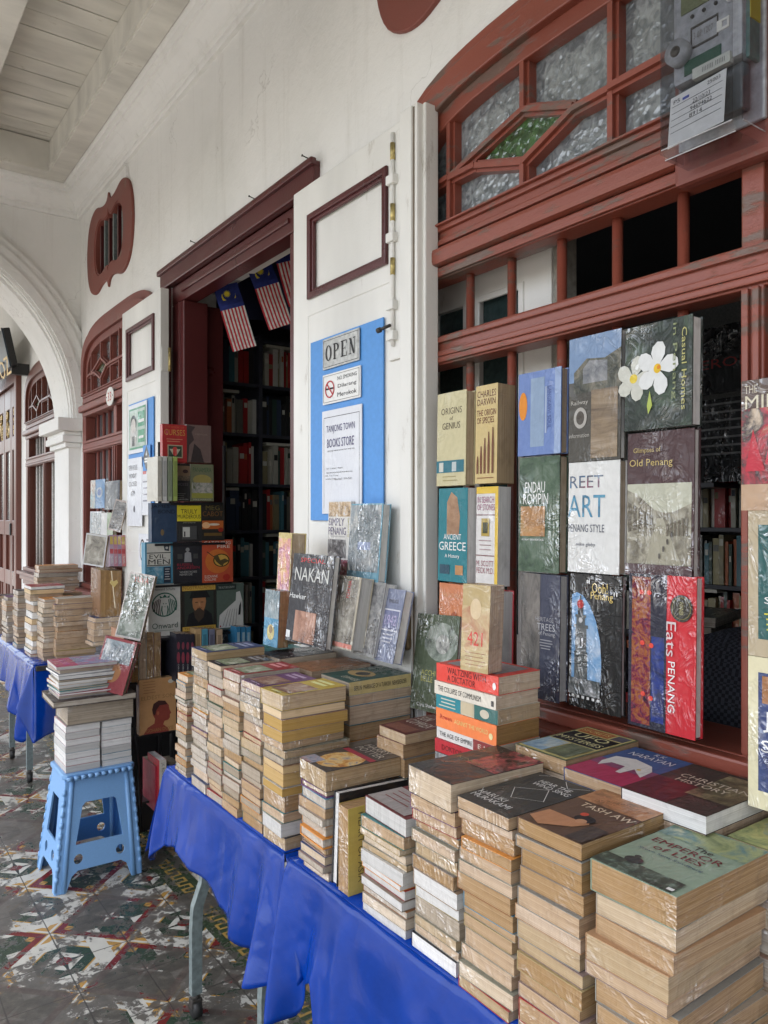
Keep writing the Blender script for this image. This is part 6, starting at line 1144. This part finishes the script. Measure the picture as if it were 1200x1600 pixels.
face_on_x(140, 158, 799, 848, 1.34, .02, (.45, .46, .48), 'cream', "pale wrapped book in the far window display's middle row", [('r', .05, .05, .95, .95, SHK(3))], lean=1)
face_on_x(158, 176, 801, 842, 1.33, .02, (.25, .32, .2), 'cream', "white and green book in the far window display's middle row", [('r', .0, 0, .5, 1, (.5, .5, .5))], lean=1)
face_on_x(141, 161, 850, 885, 1.33, .02, (.5, .35, .05), 'cream', "yellow edged book lowest in the far window display", [('r', .0, 0, .6, 1, (.35, .35, .4))], lean=1)

# ================================================================ PERSON INSIDE THE WINDOW
def skin(name, verts, edges, radii, mat, parent, sub=2, root=0):
    me = bpy.data.meshes.new(name); me.from_pydata(verts, edges, []); o = bpy.data.objects.new(name, me); COL.objects.link(o); o.parent = parent
    o.modifiers.new("s", 'SKIN'); sv = me.skin_vertices[0].data
    for i, r in enumerate(radii):
        sv[i].radius = r if isinstance(r, tuple) else (r, r)
    sv[root].use_root = True
    ss = o.modifiers.new("sub", 'SUBSURF'); ss.levels = sub; ss.render_levels = sub; me.materials.append(mat)
    dg = bpy.context.evaluated_depsgraph_get(); dg.update(); m2 = bpy.data.meshes.new_from_object(o.evaluated_get(dg)); o.modifiers.clear(); o.data = m2
    for p in m2.polygons: p.use_smooth = True
    return o
chk = NT("checked_shirt_cloth"); wv = chk.n('ShaderNodeTexChecker'); wv.inputs['Scale'].default_value = 110; chk.l(chk.coords(), wv.inputs[0]); wv.inputs['Color1'].default_value = (.012, .014, .022, 1); wv.inputs['Color2'].default_value = (.05, .055, .075, 1)
SHIRT = chk.set(wv.outputs[0], .85, Normal=chk.bump(chk.noise(chk.coords(), 9, 4, .6, 1), 1.0, .03)); SKIN = simple("skin", (.38, .20, .13), .55, 0, .1, 120, .08); HAIR = simple("black_hair", (.012, .010, .010), .5, 0, .5, 90); TROU = simple("dark_trousers", (.03, .032, .04), .85)
pr = empty("person", (2.02, .90, 0)); tag(pr, "person in a dark checked shirt sitting just inside the near window, turned away", "person")
# continuous body: pelvis, trunk leaning to the sill, neck, head, arms and legs (local to the seat)
V = [(0, 0, .52), (-.02, .06, .70), (-.05, .13, .92), (-.07, .14, 1.08), (-.08, .10, 1.18), (-.09, .05, 1.27), (-.10, .02, 1.37), (-.10, .01, 1.46),
     (-.10, .31, 1.09), (-.13, .36, .88), (-.28, .26, .70), (-.38, .16, .62),   # arm resting on the sill
     (-.10, -.05, 1.10), (-.14, -.14, .88), (-.34, -.08, .64),
     (-.10, .09, .50), (-.46, .10, .50), (-.46, .10, .10), (-.10, -.09, .50), (-.44, -.10, .50), (-.44, -.10, .10)]
E = [(0, 1), (1, 2), (2, 3), (3, 4), (4, 5), (5, 6), (6, 7), (3, 8), (8, 9), (9, 10), (10, 11), (3, 12), (12, 13), (13, 14), (0, 15), (15, 16), (16, 17), (0, 18), (18, 19), (19, 20)]
Rr = [(.15, .13), (.14, .12), (.19, .17), (.18, .16), (.10, .09), (.055, .055), (.085, .075), (.07, .065), .085, .06, .048, .034, .075, .055, .036, .09, .07, .045, .09, .07, .045]
bd = skin("body", V, E, Rr, SHIRT, pr)
bd.data.materials.append(SKIN); bd.data.materials.append(TROU)
for p in bd.data.polygons:
    c = p.center
    if c.z > 1.225: p.material_index = 1
    elif c.z < .60: p.material_index = 2
    elif c.x < -.36 and c.z > .60 : p.material_index = 1
hb = bmesh.new(); bmesh.ops.create_icosphere(hb, subdivisions=3, radius=.1)
for v in hb.verts:
    v.co = Vector((v.co.x * .95 + .012, v.co.y * .85, v.co.z * 1.08)) * (1 + .03 * math.sin(v.co.x * 90) * math.sin(v.co.z * 80))
bmesh.ops.delete(hb, geom=[v for v in hb.verts if v.co.x < -.045 and v.co.z < .055], context='VERTS'); me = bpy.data.meshes.new("hair"); hb.to_mesh(me); hb.free(); me.materials.append(HAIR)
o = bpy.data.objects.new("hair", me); COL.objects.link(o); o.parent = pr; o.location = (-.10, .01, 1.455)
fc = MB()
for s_ in (-1, 1): fc.tube([(-.178, .01 + s_ * .03, 1.43), (-.186, .01 + s_ * .03, 1.43)], .009, Q((.02, .02, .02)), 8); fc.tube([(-.09, .01 + s_ * .078, 1.44), (-.10, .01 + s_ * .086, 1.40)], .014, SKIN, 8)
fc.tube([(-.180, .01, 1.425), (-.20, .01, 1.395), (-.185, .01, 1.39)], .010, SKIN, 8); fc.tube([(-.178, -.015, 1.365), (-.184, .01, 1.363), (-.178, .035, 1.365)], .005, Q((.30, .09, .08)), 8); fc.build("face", pr)
for (hx, hy, hz) in ((-.40, .14, .605), (-.37, -.08, .615)):
    V = [(hx, hy, hz), (hx - .035, hy - .01, hz), (hx - .07, hy - .015, hz - .004)]; E = [(0, 1), (1, 2)]; Rr = [(.03, .02), (.040, .016), (.036, .013)]
    for k in range(4):
        b0 = len(V); L = (.055, .065, .062, .050)[k]; oy = hy - .045 + k * .021
        V += [(hx - .075, oy, hz - .003), (hx - .075 - L * .5, oy - .003, hz + .004), (hx - .075 - L, oy - .006, hz - .010)]; E += [(2, b0), (b0, b0 + 1), (b0 + 1, b0 + 2)]; Rr += [.0095, .0085, .0075]
    b0 = len(V); V += [(hx - .02, hy + .035, hz), (hx - .05, hy + .052, hz - .004), (hx - .075, hy + .05, hz - .008)]; E += [(0, b0), (b0, b0 + 1), (b0 + 1, b0 + 2)]; Rr += [.013, .010, .008]
    skin("hand", V, E, Rr, SKIN, pr, 1)
m = MB(); m.box((1.80, .50, .40), (2.20, .94, .45), M_DARKWOOD, bev=.01)
for x, y in ((1.83, .53), (2.17, .53), (1.83, .91), (2.17, .91)): m.box((x - .02, y - .02, 0), (x + .02, y + .02, .399), M_DARKWOOD)
tag(m.build("wooden_stool"), "dark wooden stool under the person sitting inside the window", "stool")
print("books placed", NB[0], "objects", len(bpy.data.objects))
